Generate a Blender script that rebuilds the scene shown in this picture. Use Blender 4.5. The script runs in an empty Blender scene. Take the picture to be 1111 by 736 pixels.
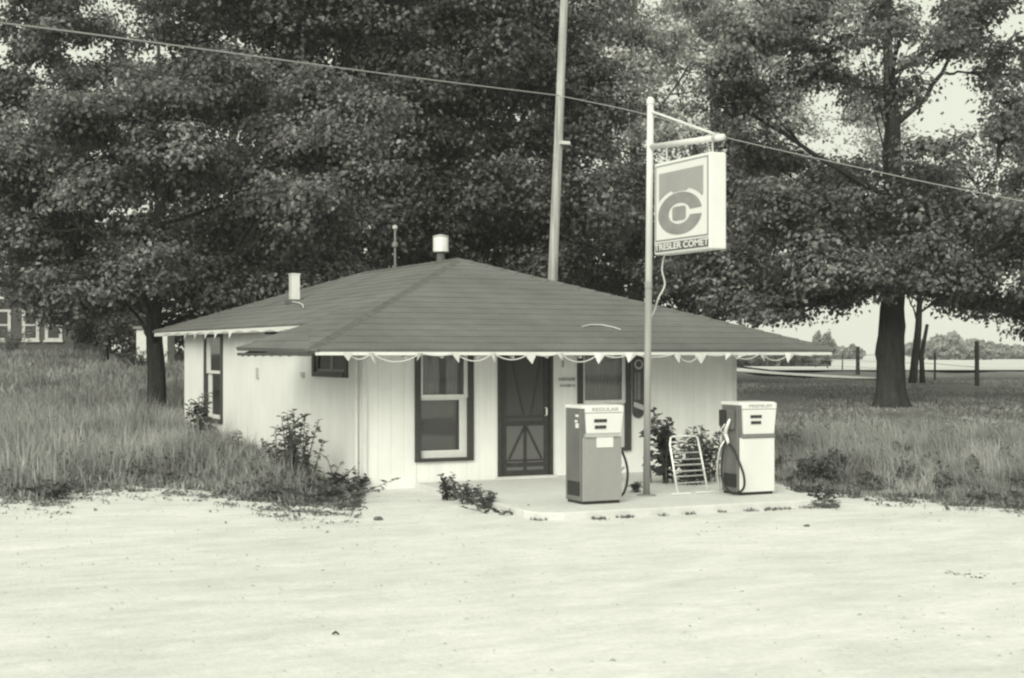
import bpy, bmesh, math, random
import numpy as np
from mathutils import Vector, Matrix

rng = np.random.default_rng(7)
random.seed(7)
scene = bpy.context.scene
COL = scene.collection

# ------------------------------------------------------------------ camera
F_PX, CX, HOR, EYE = 1543.0, 555.5, 384.0, 2.0
YAW = math.radians(25.5)                       # the house front is turned this much from the picture plane
RX, RY = math.cos(YAW), -math.sin(YAW)         # camera right, in world (house-aligned) axes
FX, FY = math.sin(YAW), math.cos(YAW)          # camera forward
CAM = (-6.94, -19.56)

cam_d = bpy.data.cameras.new('camera')
cam_d.lens = 50.0
cam_d.sensor_width = 36.0
cam_d.shift_y = 16.0 / 1111.0
cam_d.clip_end = 5000
cam_o = bpy.data.objects.new('camera', cam_d)
COL.objects.link(cam_o)
cam_o.location = (CAM[0], CAM[1], EYE)
cam_o.rotation_euler = (math.radians(90), 0, -YAW)
scene.camera = cam_o

# ------------------------------------------------------------------ sky, sun, exposure
TINT = (0.965, 1.0, 0.84)                      # the warm-green cast of the old print's light
SUN_EL, SUN_AZ = math.radians(30), math.atan2(-0.72, -0.70)   # towards the sun: from the left, a little behind the camera
world = bpy.data.worlds.new('World')
scene.world = world
world.use_nodes = True
wn, wl = world.node_tree.nodes, world.node_tree.links
wn.clear()
sky = wn.new('ShaderNodeTexSky')
sky.sky_type = 'NISHITA'
sky.sun_disc = False
sky.sun_elevation = SUN_EL
sky.sun_rotation = math.radians(90) - SUN_AZ
sky.dust_density = 5.0
sky.air_density = 1.0
bw = wn.new('ShaderNodeRGBToBW')
mr = wn.new('ShaderNodeMapRange')              # thin white overcast: the sky's range pressed together
mr.inputs['From Min'].default_value = 0.0
mr.inputs['From Max'].default_value = 12.0
mr.inputs['To Min'].default_value = 6.6
mr.inputs['To Max'].default_value = 8.8
tn = wn.new('ShaderNodeVectorMath'); tn.operation = 'SCALE'
tn.inputs[0].default_value = TINT
bg = wn.new('ShaderNodeBackground')
bg.inputs['Strength'].default_value = 0.1
wo = wn.new('ShaderNodeOutputWorld')
wl.new(sky.outputs[0], bw.inputs[0])
wl.new(bw.outputs[0], mr.inputs['Value'])
wl.new(mr.outputs[0], tn.inputs['Scale'])
wl.new(tn.outputs[0], bg.inputs['Color'])
wl.new(bg.outputs[0], wo.inputs['Surface'])

sun_d = bpy.data.lights.new('sun', 'SUN')
sun_d.energy = 2.3
sun_d.angle = math.radians(36)
sun_d.color = (1.0, 0.99, 0.84)
sun_o = bpy.data.objects.new('sun', sun_d)
COL.objects.link(sun_o)
_d = Vector((math.cos(SUN_EL) * math.cos(SUN_AZ), math.cos(SUN_EL) * math.sin(SUN_AZ), math.sin(SUN_EL)))
sun_o.rotation_euler = _d.to_track_quat('Z', 'Y').to_euler()
sun_o.location = (-20, -20, 30)

vs = scene.view_settings
vs.view_transform = 'Standard'
vs.look = 'None'
vs.exposure = 0.28
vs.gamma = 1.0
vs.use_curve_mapping = False
scene.render.engine = 'CYCLES'
scene.cycles.max_bounces = 6
scene.cycles.transparent_max_bounces = 8
scene.cycles.volume_bounces = 2
scene.cycles.filter_width = 2.3

# ------------------------------------------------------------------ placing helpers
def W(xc, Z, z=0.0):
    """camera-lateral metres, camera-depth metres -> world"""
    return (CAM[0] + xc * RX + Z * FX, CAM[1] + xc * RY + Z * FY, z)

def px_x(px, Z):
    return (px - CX) / F_PX * Z

def px_z(py, Z):
    return EYE - (py - HOR) / F_PX * Z

def camco(x, y):
    dx, dy = x - CAM[0], y - CAM[1]
    return dx * RX + dy * RY, dx * FX + dy * FY

def sstep(a, b, x):
    t = np.clip((x - a) / (b - a), 0, 1)
    return t * t * (3 - 2 * t)

def terrain(xc, Z):
    g = 0.9 * sstep(24, 54, Z)
    left = 1 - sstep(-9.0, 2.0, xc + 0.0 * Z)
    g = g + 0.95 * sstep(42, 68, Z) * left
    return g

def G(px, Z, dz=0.0):
    xc = px_x(px, Z)
    return W(xc, Z, float(terrain(np.array(xc), np.array(Z))) + dz)

# ------------------------------------------------------------------ materials
def new_mat(name):
    m = bpy.data.materials.new(name)
    m.use_nodes = True
    nt = m.node_tree
    nt.nodes.clear()
    out = nt.nodes.new('ShaderNodeOutputMaterial')
    return m, nt, out

def grey(v):
    return (v, v, v * 0.99, 1)

def M(name, v, rough=0.7, layers=(), bump=None, metallic=0.0, spec=0.3, coat=0.0):
    """layers: (scale(xyz or float), low factor, high factor, contrast) multiplied onto the grey"""
    m, nt, out = new_mat(name)
    N, L = nt.nodes, nt.links
    p = N.new('ShaderNodeBsdfPrincipled')
    p.inputs['Roughness'].default_value = rough
    p.inputs['Metallic'].default_value = metallic
    p.inputs['Specular IOR Level'].default_value = spec
    p.inputs['Coat Weight'].default_value = coat
    L.new(p.outputs[0], out.inputs['Surface'])
    geo = N.new('ShaderNodeNewGeometry')
    cur = None
    for sc, lo, hi, con in layers:
        mp = N.new('ShaderNodeMapping')
        mp.inputs['Scale'].default_value = sc if isinstance(sc, tuple) else (sc, sc, sc)
        L.new(geo.outputs['Position'], mp.inputs['Vector'])
        nz = N.new('ShaderNodeTexNoise')
        nz.inputs['Scale'].default_value = 1.0
        nz.inputs['Detail'].default_value = 5.0
        nz.inputs['Roughness'].default_value = 0.6
        L.new(mp.outputs[0], nz.inputs['Vector'])
        r = N.new('ShaderNodeMapRange')
        r.inputs['From Min'].default_value = 0.5 - con
        r.inputs['From Max'].default_value = 0.5 + con
        r.inputs['To Min'].default_value = lo
        r.inputs['To Max'].default_value = hi
        L.new(nz.outputs['Fac'], r.inputs['Value'])
        if cur is None:
            cur = r.outputs[0]
        else:
            mu = N.new('ShaderNodeMath'); mu.operation = 'MULTIPLY'
            L.new(cur, mu.inputs[0]); L.new(r.outputs[0], mu.inputs[1])
            cur = mu.outputs[0]
    if cur is None:
        p.inputs['Base Color'].default_value = grey(v)
    else:
        vm = N.new('ShaderNodeVectorMath'); vm.operation = 'SCALE'
        vm.inputs[0].default_value = grey(v)[:3]
        L.new(cur, vm.inputs['Scale'])
        L.new(vm.outputs[0], p.inputs['Base Color'])
    if bump:
        sc, st, dist = bump
        mp = N.new('ShaderNodeMapping')
        mp.inputs['Scale'].default_value = sc if isinstance(sc, tuple) else (sc, sc, sc)
        L.new(geo.outputs['Position'], mp.inputs['Vector'])
        nz = N.new('ShaderNodeTexNoise')
        nz.inputs['Scale'].default_value = 1.0
        nz.inputs['Detail'].default_value = 4.0
        L.new(mp.outputs[0], nz.inputs['Vector'])
        b = N.new('ShaderNodeBump')
        b.inputs['Strength'].default_value = st
        b.inputs['Distance'].default_value = dist
        L.new(nz.outputs['Fac'], b.inputs['Height'])
        L.new(b.outputs[0], p.inputs['Normal'])
    return m

def leaf_mat(name, v, spread=0.5, trans=0.35, rough=0.45, patch=0.25, spec=0.4, skew=1.0, top=None, clump=0.3):
    """leaf or blade: grey that varies from piece to piece, light coming through"""
    m, nt, out = new_mat(name)
    N, L = nt.nodes, nt.links
    geo = N.new('ShaderNodeNewGeometry')
    r = N.new('ShaderNodeMapRange')
    r.inputs['To Min'].default_value = 1 - spread
    r.inputs['To Max'].default_value = top or 1 + spread
    pw = N.new('ShaderNodeMath'); pw.operation = 'POWER'; pw.inputs[1].default_value = skew
    L.new(geo.outputs['Random Per Island'], pw.inputs[0])
    L.new(pw.outputs[0], r.inputs['Value'])
    nz = N.new('ShaderNodeTexNoise'); nz.inputs['Scale'].default_value = patch
    nz.inputs['Detail'].default_value = 3.0
    L.new(geo.outputs['Position'], nz.inputs['Vector'])
    r2 = N.new('ShaderNodeMapRange')
    r2.inputs['From Min'].default_value = 0.3; r2.inputs['From Max'].default_value = 0.7
    r2.inputs['To Min'].default_value = 1 - clump; r2.inputs['To Max'].default_value = 1 + clump
    L.new(nz.outputs['Fac'], r2.inputs['Value'])
    mu = N.new('ShaderNodeMath'); mu.operation = 'MULTIPLY'
    L.new(r.outputs[0], mu.inputs[0]); L.new(r2.outputs[0], mu.inputs[1])
    vm = N.new('ShaderNodeVectorMath'); vm.operation = 'SCALE'
    vm.inputs[0].default_value = grey(v)[:3]
    L.new(mu.outputs[0], vm.inputs['Scale'])
    p = N.new('ShaderNodeBsdfPrincipled')
    p.inputs['Roughness'].default_value = rough
    p.inputs['Specular IOR Level'].default_value = spec
    L.new(vm.outputs[0], p.inputs['Base Color'])
    t = N.new('ShaderNodeBsdfTranslucent')
    L.new(vm.outputs[0], t.inputs['Color'])
    mx = N.new('ShaderNodeMixShader'); mx.inputs[0].default_value = trans
    L.new(p.outputs[0], mx.inputs[1]); L.new(t.outputs[0], mx.inputs[2])
    L.new(mx.outputs[0], out.inputs['Surface'])
    return m

def glass_mat(name, refl=0.042):
    m, nt, out = new_mat(name)
    N, L = nt.nodes, nt.links
    tr = N.new('ShaderNodeBsdfTransparent'); tr.inputs['Color'].default_value = (0.82, 0.82, 0.82, 1)
    gl = N.new('ShaderNodeBsdfGlossy'); gl.inputs['Roughness'].default_value = 0.03
    gl.inputs['Color'].default_value = (0.9, 0.9, 0.9, 1)
    fr = N.new('ShaderNodeFresnel'); fr.inputs['IOR'].default_value = 1.5
    ad = N.new('ShaderNodeMath'); ad.operation = 'ADD'; ad.inputs[1].default_value = refl - 0.04
    L.new(fr.outputs[0], ad.inputs[0])
    mx = N.new('ShaderNodeMixShader')
    L.new(ad.outputs[0], mx.inputs[0]); L.new(tr.outputs[0], mx.inputs[1]); L.new(gl.outputs[0], mx.inputs[2])
    L.new(mx.outputs[0], out.inputs['Surface'])
    return m

def screen_mat(name, v, alpha):
    """woven insect screen: part thread, part hole"""
    m, nt, out = new_mat(name)
    N, L = nt.nodes, nt.links
    p = N.new('ShaderNodeBsdfDiffuse'); p.inputs['Color'].default_value = grey(v)
    tr = N.new('ShaderNodeBsdfTransparent')
    mx = N.new('ShaderNodeMixShader'); mx.inputs[0].default_value = alpha
    L.new(tr.outputs[0], mx.inputs[1]); L.new(p.outputs[0], mx.inputs[2])
    L.new(mx.outputs[0], out.inputs['Surface'])
    return m

MT = {}
MT['dirt'] = M('pale_gravel', 0.77, 0.9, [((0.12, 0.3, 1), 0.9, 1.06, 0.22), ((0.9, 1.6, 1), 0.87, 1.06, 0.2), ((2.2, 5.0, 1), 0.9, 1.05, 0.2),
                                        (14.0, 0.89, 1.06, 0.28), (70.0, 0.87, 1.07, 0.3)], bump=(30.0, 0.35, 0.02), spec=0.1)
MT['ground'] = M('lawn_soil', 0.19, 0.95, [(0.25, 0.75, 1.25, 0.25), (3.0, 0.7, 1.3, 0.3), (25.0, 0.7, 1.3, 0.3)], bump=(20.0, 0.6, 0.05), spec=0.05)
MT['field'] = M('pale_field', 0.6, 0.95, [((0.02, 0.05, 1), 0.85, 1.1, 0.2), (0.5, 0.9, 1.1, 0.3)], spec=0.05)
MT['concrete'] = M('concrete', 0.66, 0.9, [(1.1, 0.86, 1.06, 0.25), (12.0, 0.9, 1.06, 0.3), (80.0, 0.92, 1.05, 0.3)], bump=(40.0, 0.2, 0.01), spec=0.15)
MT['wall'] = M('white_paint', 0.88, 0.6, [((9.0, 9.0, 0.6), 0.92, 1.02, 0.22), (1.2, 0.92, 1.03, 0.22), (30.0, 0.96, 1.02, 0.3)], bump=((25, 25, 4), 0.15, 0.006))
MT['trim_white'] = M('white_trim', 0.74, 0.55, [(9.0, 0.88, 1.03, 0.25)])
MT['trim_dark'] = M('dark_trim', 0.055, 0.5, [(12.0, 0.75, 1.2, 0.25)])
MT['roof'] = M('asphalt_roofing', 0.17, 0.95, [(0.6, 0.82, 1.16, 0.22), ((2.2, 2.2, 9.0), 0.86, 1.12, 0.25), (45.0, 0.75, 1.25, 0.3)], bump=(60.0, 0.5, 0.01), spec=0.1)
MT['hip'] = M('hip_cap_roofing', 0.14, 0.95, [(3.0, 0.8, 1.2, 0.25), (45.0, 0.75, 1.25, 0.3)], bump=(60.0, 0.5, 0.01), spec=0.1)
MT['soffit'] = M('weathered_white_boards', 0.55, 0.8, [(4.0, 0.75, 1.1, 0.25)])
MT['rafter_dark'] = M('rotten_wood', 0.08, 0.9, [(10.0, 0.6, 1.3, 0.25)])
MT['glass'] = glass_mat('window_glass')
MT['curtain'] = M('grey_curtain', 0.5, 0.9, [((20.0, 20.0, 1.0), 0.85, 1.1, 0.25)])
MT['curtain_low'] = M('grey_window_blind', 0.34, 0.9, [(8.0, 0.92, 1.06, 0.25)])
MT['door_wood'] = M('dark_door_paint', 0.045, 0.5, [(10.0, 0.7, 1.3, 0.25)])
MT['screen'] = screen_mat('door_screen', 0.10, 0.85)
MT['screen_low'] = screen_mat('door_screen_lower', 0.16, 0.9)
MT['metal'] = M('galvanised_metal', 0.62, 0.4, [(15.0, 0.8, 1.1, 0.25)], metallic=0.5)
MT['bright'] = M('bright_sheet_metal', 0.85, 0.3, [(8.0, 0.85, 1.05, 0.25)], metallic=0.3)
MT['rust'] = M('rusty_metal', 0.12, 0.8, [(20.0, 0.6, 1.4, 0.25)])
MT['pole_white'] = M('white_pole_paint', 0.7, 0.5, [((8, 8, 2), 0.9, 1.03, 0.25)])
MT['pole_grey'] = M('grey_pole_paint', 0.30, 0.55, [((8, 8, 2), 0.85, 1.1, 0.25)])
MT['sign_white'] = M('sign_white_plastic', 0.73, 0.35, [(3.0, 0.96, 1.02, 0.25)])
MT['sign_red'] = M('sign_mid_grey', 0.34, 0.4, [(2.0, 0.9, 1.08, 0.25)])
MT['sign_c'] = M('sign_emblem_grey', 0.25, 0.4, [(2.5, 0.8, 1.25, 0.2)])
MT['sign_band'] = M('sign_dark_band', 0.12, 0.4)
MT['sign_line'] = M('sign_line', 0.25, 0.5)
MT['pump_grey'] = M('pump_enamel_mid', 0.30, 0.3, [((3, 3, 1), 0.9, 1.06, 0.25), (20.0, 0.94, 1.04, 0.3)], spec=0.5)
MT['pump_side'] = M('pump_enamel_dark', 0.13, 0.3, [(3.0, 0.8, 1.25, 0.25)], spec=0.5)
MT['pump_white'] = M('pump_enamel_white', 0.73, 0.3, [((3, 3, 1), 0.95, 1.02, 0.25)], spec=0.5)
MT['pump_dark'] = M('pump_window_black', 0.03, 0.25, spec=0.5)
MT['letter_grey'] = M('grey_lettering', 0.28, 0.5)
MT['letter_faint'] = M('faint_wall_lettering', 0.30, 0.8, [(60.0, 0.7, 1.5, 0.25)])
MT['chrome'] = M('worn_chrome', 0.7, 0.3, [(10.0, 0.8, 1.05, 0.25)], metallic=0.7)
MT['rubber'] = M('black_rubber', 0.03, 0.5)
MT['pill'] = M('dark_enamel_plate', 0.07, 0.35, [(12.0, 0.7, 1.3, 0.25)])
MT['pill_mid'] = M('mid_enamel', 0.2, 0.4, [(20.0, 0.8, 1.2, 0.25)])
MT['pill_light'] = M('pale_enamel', 0.5, 0.4, [(20.0, 0.8, 1.1, 0.25)])
MT['pennant'] = leaf_mat('pennant_plastic', 0.72, 0.12, 0.3, 0.5, spec=0.3)
MT['cord'] = M('white_cord', 0.6, 0.8)
MT['wood_pole'] = M('weathered_pole_wood', 0.45, 0.9, [((14, 14, 0.6), 0.55, 1.3, 0.2), (25.0, 0.8, 1.2, 0.3)], bump=((40, 40, 3), 0.4, 0.02))
MT['wire'] = M('weathered_wire', 0.42, 0.6)
MT['bark'] = M('dark_bark', 0.05, 0.95, [((6, 6, 1.2), 0.6, 1.4, 0.25), (14.0, 0.75, 1.25, 0.3)], bump=((14, 14, 3), 0.9, 0.05), spec=0.05)
MT['bark_pale'] = M('pale_bark', 0.085, 0.95, [((6, 6, 1.2), 0.7, 1.3, 0.25)], bump=((14, 14, 3), 0.8, 0.04), spec=0.05)
MT['leafA'] = leaf_mat('leaf_a', 0.155, 0.4, 0.33, 0.42, 0.55, 0.5, skew=2.0, top=1.9, clump=0.7)
MT['leafB'] = leaf_mat('leaf_b', 0.1, 0.4, 0.33, 0.42, 0.7, 0.5, skew=2.0, top=1.9, clump=0.7)
MT['leafC'] = leaf_mat('leaf_c', 0.125, 0.4, 0.33, 0.42, 0.6, 0.5, skew=2.0, top=1.9, clump=0.7)
MT['leafD'] = leaf_mat('leaf_d', 0.5, 0.4, 0.5, 0.42, 0.7, 0.5, skew=2.0, top=1.9, clump=0.7)  # leaf colour raised to carry the washed-out flare over these trees
MT['leafE'] = leaf_mat('leaf_e', 0.18, 0.4, 0.4, 0.42, 0.6, 0.5, skew=2.0, top=1.9, clump=0.7)
MT['grass'] = leaf_mat('grass_blade', 0.30, 0.4, 0.35, 0.6, 0.5, 0.2)
MT['grass_dry'] = leaf_mat('grass_stem_dry', 0.42, 0.35, 0.3, 0.7, 0.5, 0.2)
MT['weed'] = leaf_mat('weed_leaf', 0.13, 0.45, 0.3, 0.5, 0.8)
MT['shrub'] = leaf_mat('shrub_leaf', 0.06, 0.5, 0.25, 0.4, 0.8, 0.5)
MT['stem'] = M('plant_stem', 0.09, 0.8)
MT['far'] = leaf_mat('far_leaf', 0.30, 0.3, 0.4, 0.7, 0.1, 0.1)  # distance haze put into a paler leaf colour
MT['brick_wall'] = M('dark_brick', 0.085, 0.9, [(1.0, 0.8, 1.2, 0.25), (12.0, 0.75, 1.3, 0.3)], bump=(20, 0.3, 0.02))
MT['far_roof'] = M('far_house_roof', 0.25, 0.9, [(1.5, 0.85, 1.1, 0.25)])
MT['post_wood'] = M('fence_post_wood', 0.06, 0.9, [(8.0, 0.7, 1.3, 0.25)])
MT['pebble'] = M('pebbles', 0.5, 0.9, [(5.0, 0.4, 1.5, 0.25)])
MT['twig'] = M('twig_bark', 0.05, 0.9)
MT['interior'] = M('dim_interior_paint', 0.3, 0.9)

# ------------------------------------------------------------------ mesh helpers
class MB:
    def __init__(self):
        self.v, self.f = [], []
    def box(self, x0, x1, y0, y1, z0, z1):
        b = len(self.v)
        self.v += [(x0, y0, z0), (x1, y0, z0), (x1, y1, z0), (x0, y1, z0), (x0, y0, z1), (x1, y0, z1), (x1, y1, z1), (x0, y1, z1)]
        self.f += [tuple(b + i for i in q) for q in ((0, 3, 2, 1), (4, 5, 6, 7), (0, 1, 5, 4), (1, 2, 6, 5), (2, 3, 7, 6), (3, 0, 4, 7))]
        return self
    def hexa(self, bottom, top):
        b = len(self.v); n = len(bottom)
        self.v += list(bottom) + list(top)
        self.f.append(tuple(b + i for i in range(n - 1, -1, -1)))
        self.f.append(tuple(b + n + i for i in range(n)))
        for i in range(n):
            j = (i + 1) % n
            self.f.append((b + i, b + j, b + n + j, b + n + i))
        return self
    def quad(self, a, b_, c, d):
        b = len(self.v)
        self.v += [a, b_, c, d]; self.f.append((b, b + 1, b + 2, b + 3)); return self
    def poly(self, pts):
        b = len(self.v)
        self.v += list(pts); self.f.append(tuple(range(b, b + len(pts)))); return self
    def tube(self, path, rad, sides=8, caps=True):
        path = [Vector(p) for p in path]
        if not hasattr(rad, '__len__'):
            rad = [rad] * len(path)
        b = len(self.v); n = len(path)
        up = None
        for i, p in enumerate(path):
            t = (path[min(i + 1, n - 1)] - path[max(i - 1, 0)])
            t = t.normalized() if t.length > 1e-9 else Vector((0, 0, 1))
            if up is None:
                up = t.orthogonal().normalized()
            u = (up - t * up.dot(t))
            u = u.normalized() if u.length > 1e-6 else t.orthogonal().normalized()
            up = u
            w = t.cross(u)
            for k in range(sides):
                a = 2 * math.pi * k / sides
                self.v.append(tuple(p + (u * math.cos(a) + w * math.sin(a)) * rad[i]))
        for i in range(n - 1):
            for k in range(sides):
                k2 = (k + 1) % sides
                self.f.append((b + i * sides + k, b + i * sides + k2, b + (i + 1) * sides + k2, b + (i + 1) * sides + k))
        if caps:
            self.f.append(tuple(b + k for k in range(sides - 1, -1, -1)))
            self.f.append(tuple(b + (n - 1) * sides + k for k in range(sides)))
        return self
    def lathe(self, cx, cy, prof, sides=20):
        b = len(self.v)
        for r, z in prof:
            for k in range(sides):
                a = 2 * math.pi * k / sides
                self.v.append((cx + r * math.cos(a), cy + r * math.sin(a), z))
        for i in range(len(prof) - 1):
            for k in range(sides):
                k2 = (k + 1) % sides
                self.f.append((b + i * sides + k, b + i * sides + k2, b + (i + 1) * sides + k2, b + (i + 1) * sides + k))
        self.f.append(tuple(b + k for k in range(sides - 1, -1, -1)))
        self.f.append(tuple(b + (len(prof) - 1) * sides + k for k in range(sides)))
        return self
    def build(self, name, mat, parent=None, smooth=False, bevel=0.0):
        me = bpy.data.meshes.new(name)
        me.from_pydata([tuple(p) for p in self.v], [], self.f)
        me.update()
        if bevel > 0:
            bm = bmesh.new(); bm.from_mesh(me)
            bmesh.ops.bevel(bm, geom=bm.edges[:], offset=bevel, segments=2, affect='EDGES', profile=0.6)
            bm.to_mesh(me); bm.free()
        if smooth:
            me.polygons.foreach_set('use_smooth', [True] * len(me.polygons))
        me.materials.append(mat)
        o = bpy.data.objects.new(name, me)
        COL.objects.link(o)
        if parent is not None:
            attach(o, parent)
        return o

def world_loc(o):
    p = Vector((0, 0, 0))
    while o is not None:
        p += o.location
        o = o.parent
    return p

def attach(o, parent):
    """parts are modelled in world coordinates; every Empty is unrotated, so only its place is taken off"""
    o.parent = parent
    o.location = Vector(o.location) - world_loc(parent)

def np_mesh(name, verts, faces, mat, parent=None, smooth=False):
    """verts (n,3); faces (m,k) with constant k"""
    me = bpy.data.meshes.new(name)
    verts = np.ascontiguousarray(verts, dtype=np.float32)
    faces = np.ascontiguousarray(faces, dtype=np.int32)
    k = faces.shape[1]
    me.vertices.add(len(verts)); me.vertices.foreach_set('co', verts.ravel())
    me.loops.add(faces.size); me.loops.foreach_set('vertex_index', faces.ravel())
    me.polygons.add(len(faces))
    me.polygons.foreach_set('loop_start', np.arange(0, faces.size, k, dtype=np.int32))
    me.polygons.foreach_set('loop_total', np.full(len(faces), k, dtype=np.int32))
    me.update(calc_edges=True)
    if smooth:
        me.polygons.foreach_set('use_smooth', [True] * len(me.polygons))
    me.materials.append(mat)
    o = bpy.data.objects.new(name, me)
    COL.objects.link(o)
    if parent is not None:
        attach(o, parent)
    return o

def tag(o, label=None, cat=None, group=None, kind=None):
    if label: o['label'] = label
    if cat: o['category'] = cat
    if group: o['group'] = group
    if kind: o['kind'] = kind
    return o

def thing(name, label, cat, loc, group=None):
    o = bpy.data.objects.new(name, None)
    o.empty_display_size = 0.2
    COL.objects.link(o)
    o.location = loc
    return tag(o, label, cat, group)

def text(body, name, size, mat, parent, origin, xdir, updir, extrude=0.0015, stretch=1.0, align='CENTER', bold=0.0):
    cu = bpy.data.curves.new(name, 'FONT')
    cu.body = body; cu.size = size; cu.extrude = extrude; cu.align_x = align; cu.align_y = 'CENTER'
    cu.offset = bold
    tmp = bpy.data.objects.new(name, cu)
    COL.objects.link(tmp)
    dg = bpy.context.evaluated_depsgraph_get()
    me = bpy.data.meshes.new_from_object(tmp.evaluated_get(dg))
    bpy.data.objects.remove(tmp)
    x, u = Vector(xdir).normalized(), Vector(updir).normalized()
    n = x.cross(u)
    for v in me.vertices:
        c = v.co.copy()
        v.co = Vector(origin) + x * c.x * stretch + u * c.y + n * c.z
    me.materials.clear(); me.materials.append(mat)
    o = bpy.data.objects.new(name, me)
    COL.objects.link(o)
    if parent is not None:
        attach(o, parent)
    return o

def smooth_path(pts, k=6):
    P_ = [Vector(p) for p in pts]
    out = []
    for i in range(len(P_) - 1):
        p0, p1, p2, p3 = P_[max(i - 1, 0)], P_[i], P_[i + 1], P_[min(i + 2, len(P_) - 1)]
        for q in range(k):
            t = q / k
            out.append(tuple(0.5 * ((2 * p1) + (p2 - p0) * t + (2 * p0 - 5 * p1 + 4 * p2 - p3) * t * t + (3 * p1 - p0 - 3 * p2 + p3) * t ** 3)))
    return out + [tuple(P_[-1])]

# ------------------------------------------------------------------ the setting: ground, lot, field, drive
def build_ground():
    zs = np.concatenate([np.linspace(-40, 16, 20), np.linspace(17, 90, 110), np.geomspace(92, 1000, 30)])
    us = np.concatenate([-np.geomspace(900, 40, 14), np.linspace(-38, 38, 90), np.geomspace(40, 900, 14)])
    U, Zz = np.meshgrid(us, zs)
    g = terrain(U, Zz)
    bumps = 0.05 * np.sin(U * 0.6 + Zz * 0.23) * sstep(26, 40, Zz) + 0.04 * np.sin(U * 1.3 - Zz * 0.5) * sstep(26, 40, Zz)
    bumps *= 1 - sstep(150, 300, Zz)
    X = CAM[0] + U * RX + Zz * FX
    Y = CAM[1] + U * RY + Zz * FY
    v = np.stack([X.ravel(), Y.ravel(), (g + bumps).ravel()], 1)
    n, m = len(zs), len(us)
    i, j = np.meshgrid(np.arange(n - 1), np.arange(m - 1), indexing='ij')
    a = (i * m + j).ravel()
    f = np.stack([a, a + 1, a + m + 1, a + m], 1)
    o = np_mesh('ground', v, f, MT['ground'], smooth=True)
    tag(o, kind='structure')
    o['label'] = 'grassy ground rising gently behind the station'
build_ground()

def strip(name, pts, mat, lift, label):
    """a sheet laid on the terrain; pts: list of (left (xc,Z), right (xc,Z)) rungs"""
    v, f = [], []
    K = 24
    for (l, r) in pts:
        for k in range(K + 1):
            t = k / K
            xc, Z = l[0] + (r[0] - l[0]) * t, l[1] + (r[1] - l[1]) * t
            v.append(W(xc, Z, float(terrain(np.array(xc), np.array(Z))) + lift))
    for i in range(len(pts) - 1):
        for k in range(K):
            a = i * (K + 1) + k
            f.append((a, a + 1, a + K + 2, a + K + 1))
    o = np_mesh(name, np.array(v), np.array(f), mat, smooth=True)
    tag(o, kind='structure'); o['label'] = label
    return o

strip('field', [((8 + Z * 0.09, Z), (Z * 1.1 + 20, Z)) for z0 in [0] for Z in (86, 104, 130, 170, 230, 320, 450, 600, 720)], MT['field'], 0.12, 'pale open field beyond the wire fence')
drv = [(14.9, 58), (14.5, 63), (14.0, 70), (13.9, 78), (14.2, 87), (15.0, 98)]
strip('driveway', [((x - 1.0, Z), (x + 0.9, Z)) for x, Z in drv], MT['dirt'], 0.09, 'narrow pale driveway crossing the lawn')

# edge of the gravel in the photograph: pixel column -> depth
EDGE = [(-500, 19.0), (-200, 19.6), (0, 19.9), (60, 19.4), (100, 21.2), (160, 21.6), (210, 21.2), (262, 20.0), (300, 18.9), (335, 18.7), (375, 18.5), (392, 18.9),
        (396, 20.5), (410, 24.0), (790, 25.0), (845, 22.2), (862, 20.9), (905, 20.6), (950, 20.0), (1000, 19.7), (1060, 19.0), (1111, 18.6), (1300, 18.0), (1700, 17.4)]
EP, EZ = np.array([e[0] for e in EDGE]), np.array([e[1] for e in EDGE])
def build_lot():
    pxs = np.linspace(-500, 1700, 900)
    ez = np.interp(pxs, EP, EZ)
    wob = 0.22 * np.sin(pxs * 0.11) + 0.16 * np.sin(pxs * 0.27 + 1) + 0.14 * rng.standard_normal(len(pxs))
    ez = ez + wob * np.where((pxs > 396) & (pxs < 850), 0.2, 1)
    fr = [0.0, 0.12, 0.25, 0.4, 0.55, 0.7, 0.8, 0.9, 1.0]
    v = []
    for p, z in zip(pxs, ez):
        for t in fr:
            Z = 3.0 + (z - 3.0) * t
            u = (p - CX) / F_PX * Z
            x, y, _ = W(u, Z)
            v.append((x, y, 0.006))
    n = len(fr)
    a = (np.arange(len(pxs) - 1)[:, None] * n + np.arange(n - 1)[None, :]).ravel()
    f = np.stack([a, a + n, a + n + 1, a + 1], 1)
    o = np_mesh('gravel_lot', np.array(v), f, MT['dirt'], smooth=True)
    tag(o, kind='structure'); o['label'] = 'bleached gravel and dirt forecourt in front of the station'
build_lot()

# road side behind the camera: the same bleached dirt goes on
_o = MB().quad(W(-60, -45, 0.012), W(60, -45, 0.012), W(60, 6, 0.012), W(-60, 6, 0.012)).build('dirt_road', MT['dirt'])
tag(_o, kind='structure'); _o['label'] = 'bleached dirt road behind the viewer'

# concrete apron under the pumps
SLAB_Z = 0.10
_sl = [(0.62, -4.05), (0.70, -4.32), (0.95, -4.45), (4.55, -4.52), (4.72, -4.44), (5.15, -3.2), (5.75, -1.2), (5.9, -0.03), (0.80, -0.03), (0.74, -2.2)]
_mb = MB(); _mb.hexa([(x, y, -0.1) for x, y in _sl], [(x, y, SLAB_Z) for x, y in _sl])
_o = _mb.build('concrete_apron', MT['concrete'], bevel=0.018)
tag(_o, kind='structure'); _o['label'] = 'low pale concrete apron under the fuel pumps'

# ------------------------------------------------------------------ the station house
WX, WY = 6.46, 11.7           # front width, depth
EO = 1.15                     # deep overhang of the front
EZ0 = 2.055                   # front eave height
RZ = 3.69                     # ridge height
WALL_T = 2.34
house = thing('station_house', 'low white wooden filling station with a wide dark hip roof', 'building', (WX / 2, WY / 2, 0))

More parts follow.
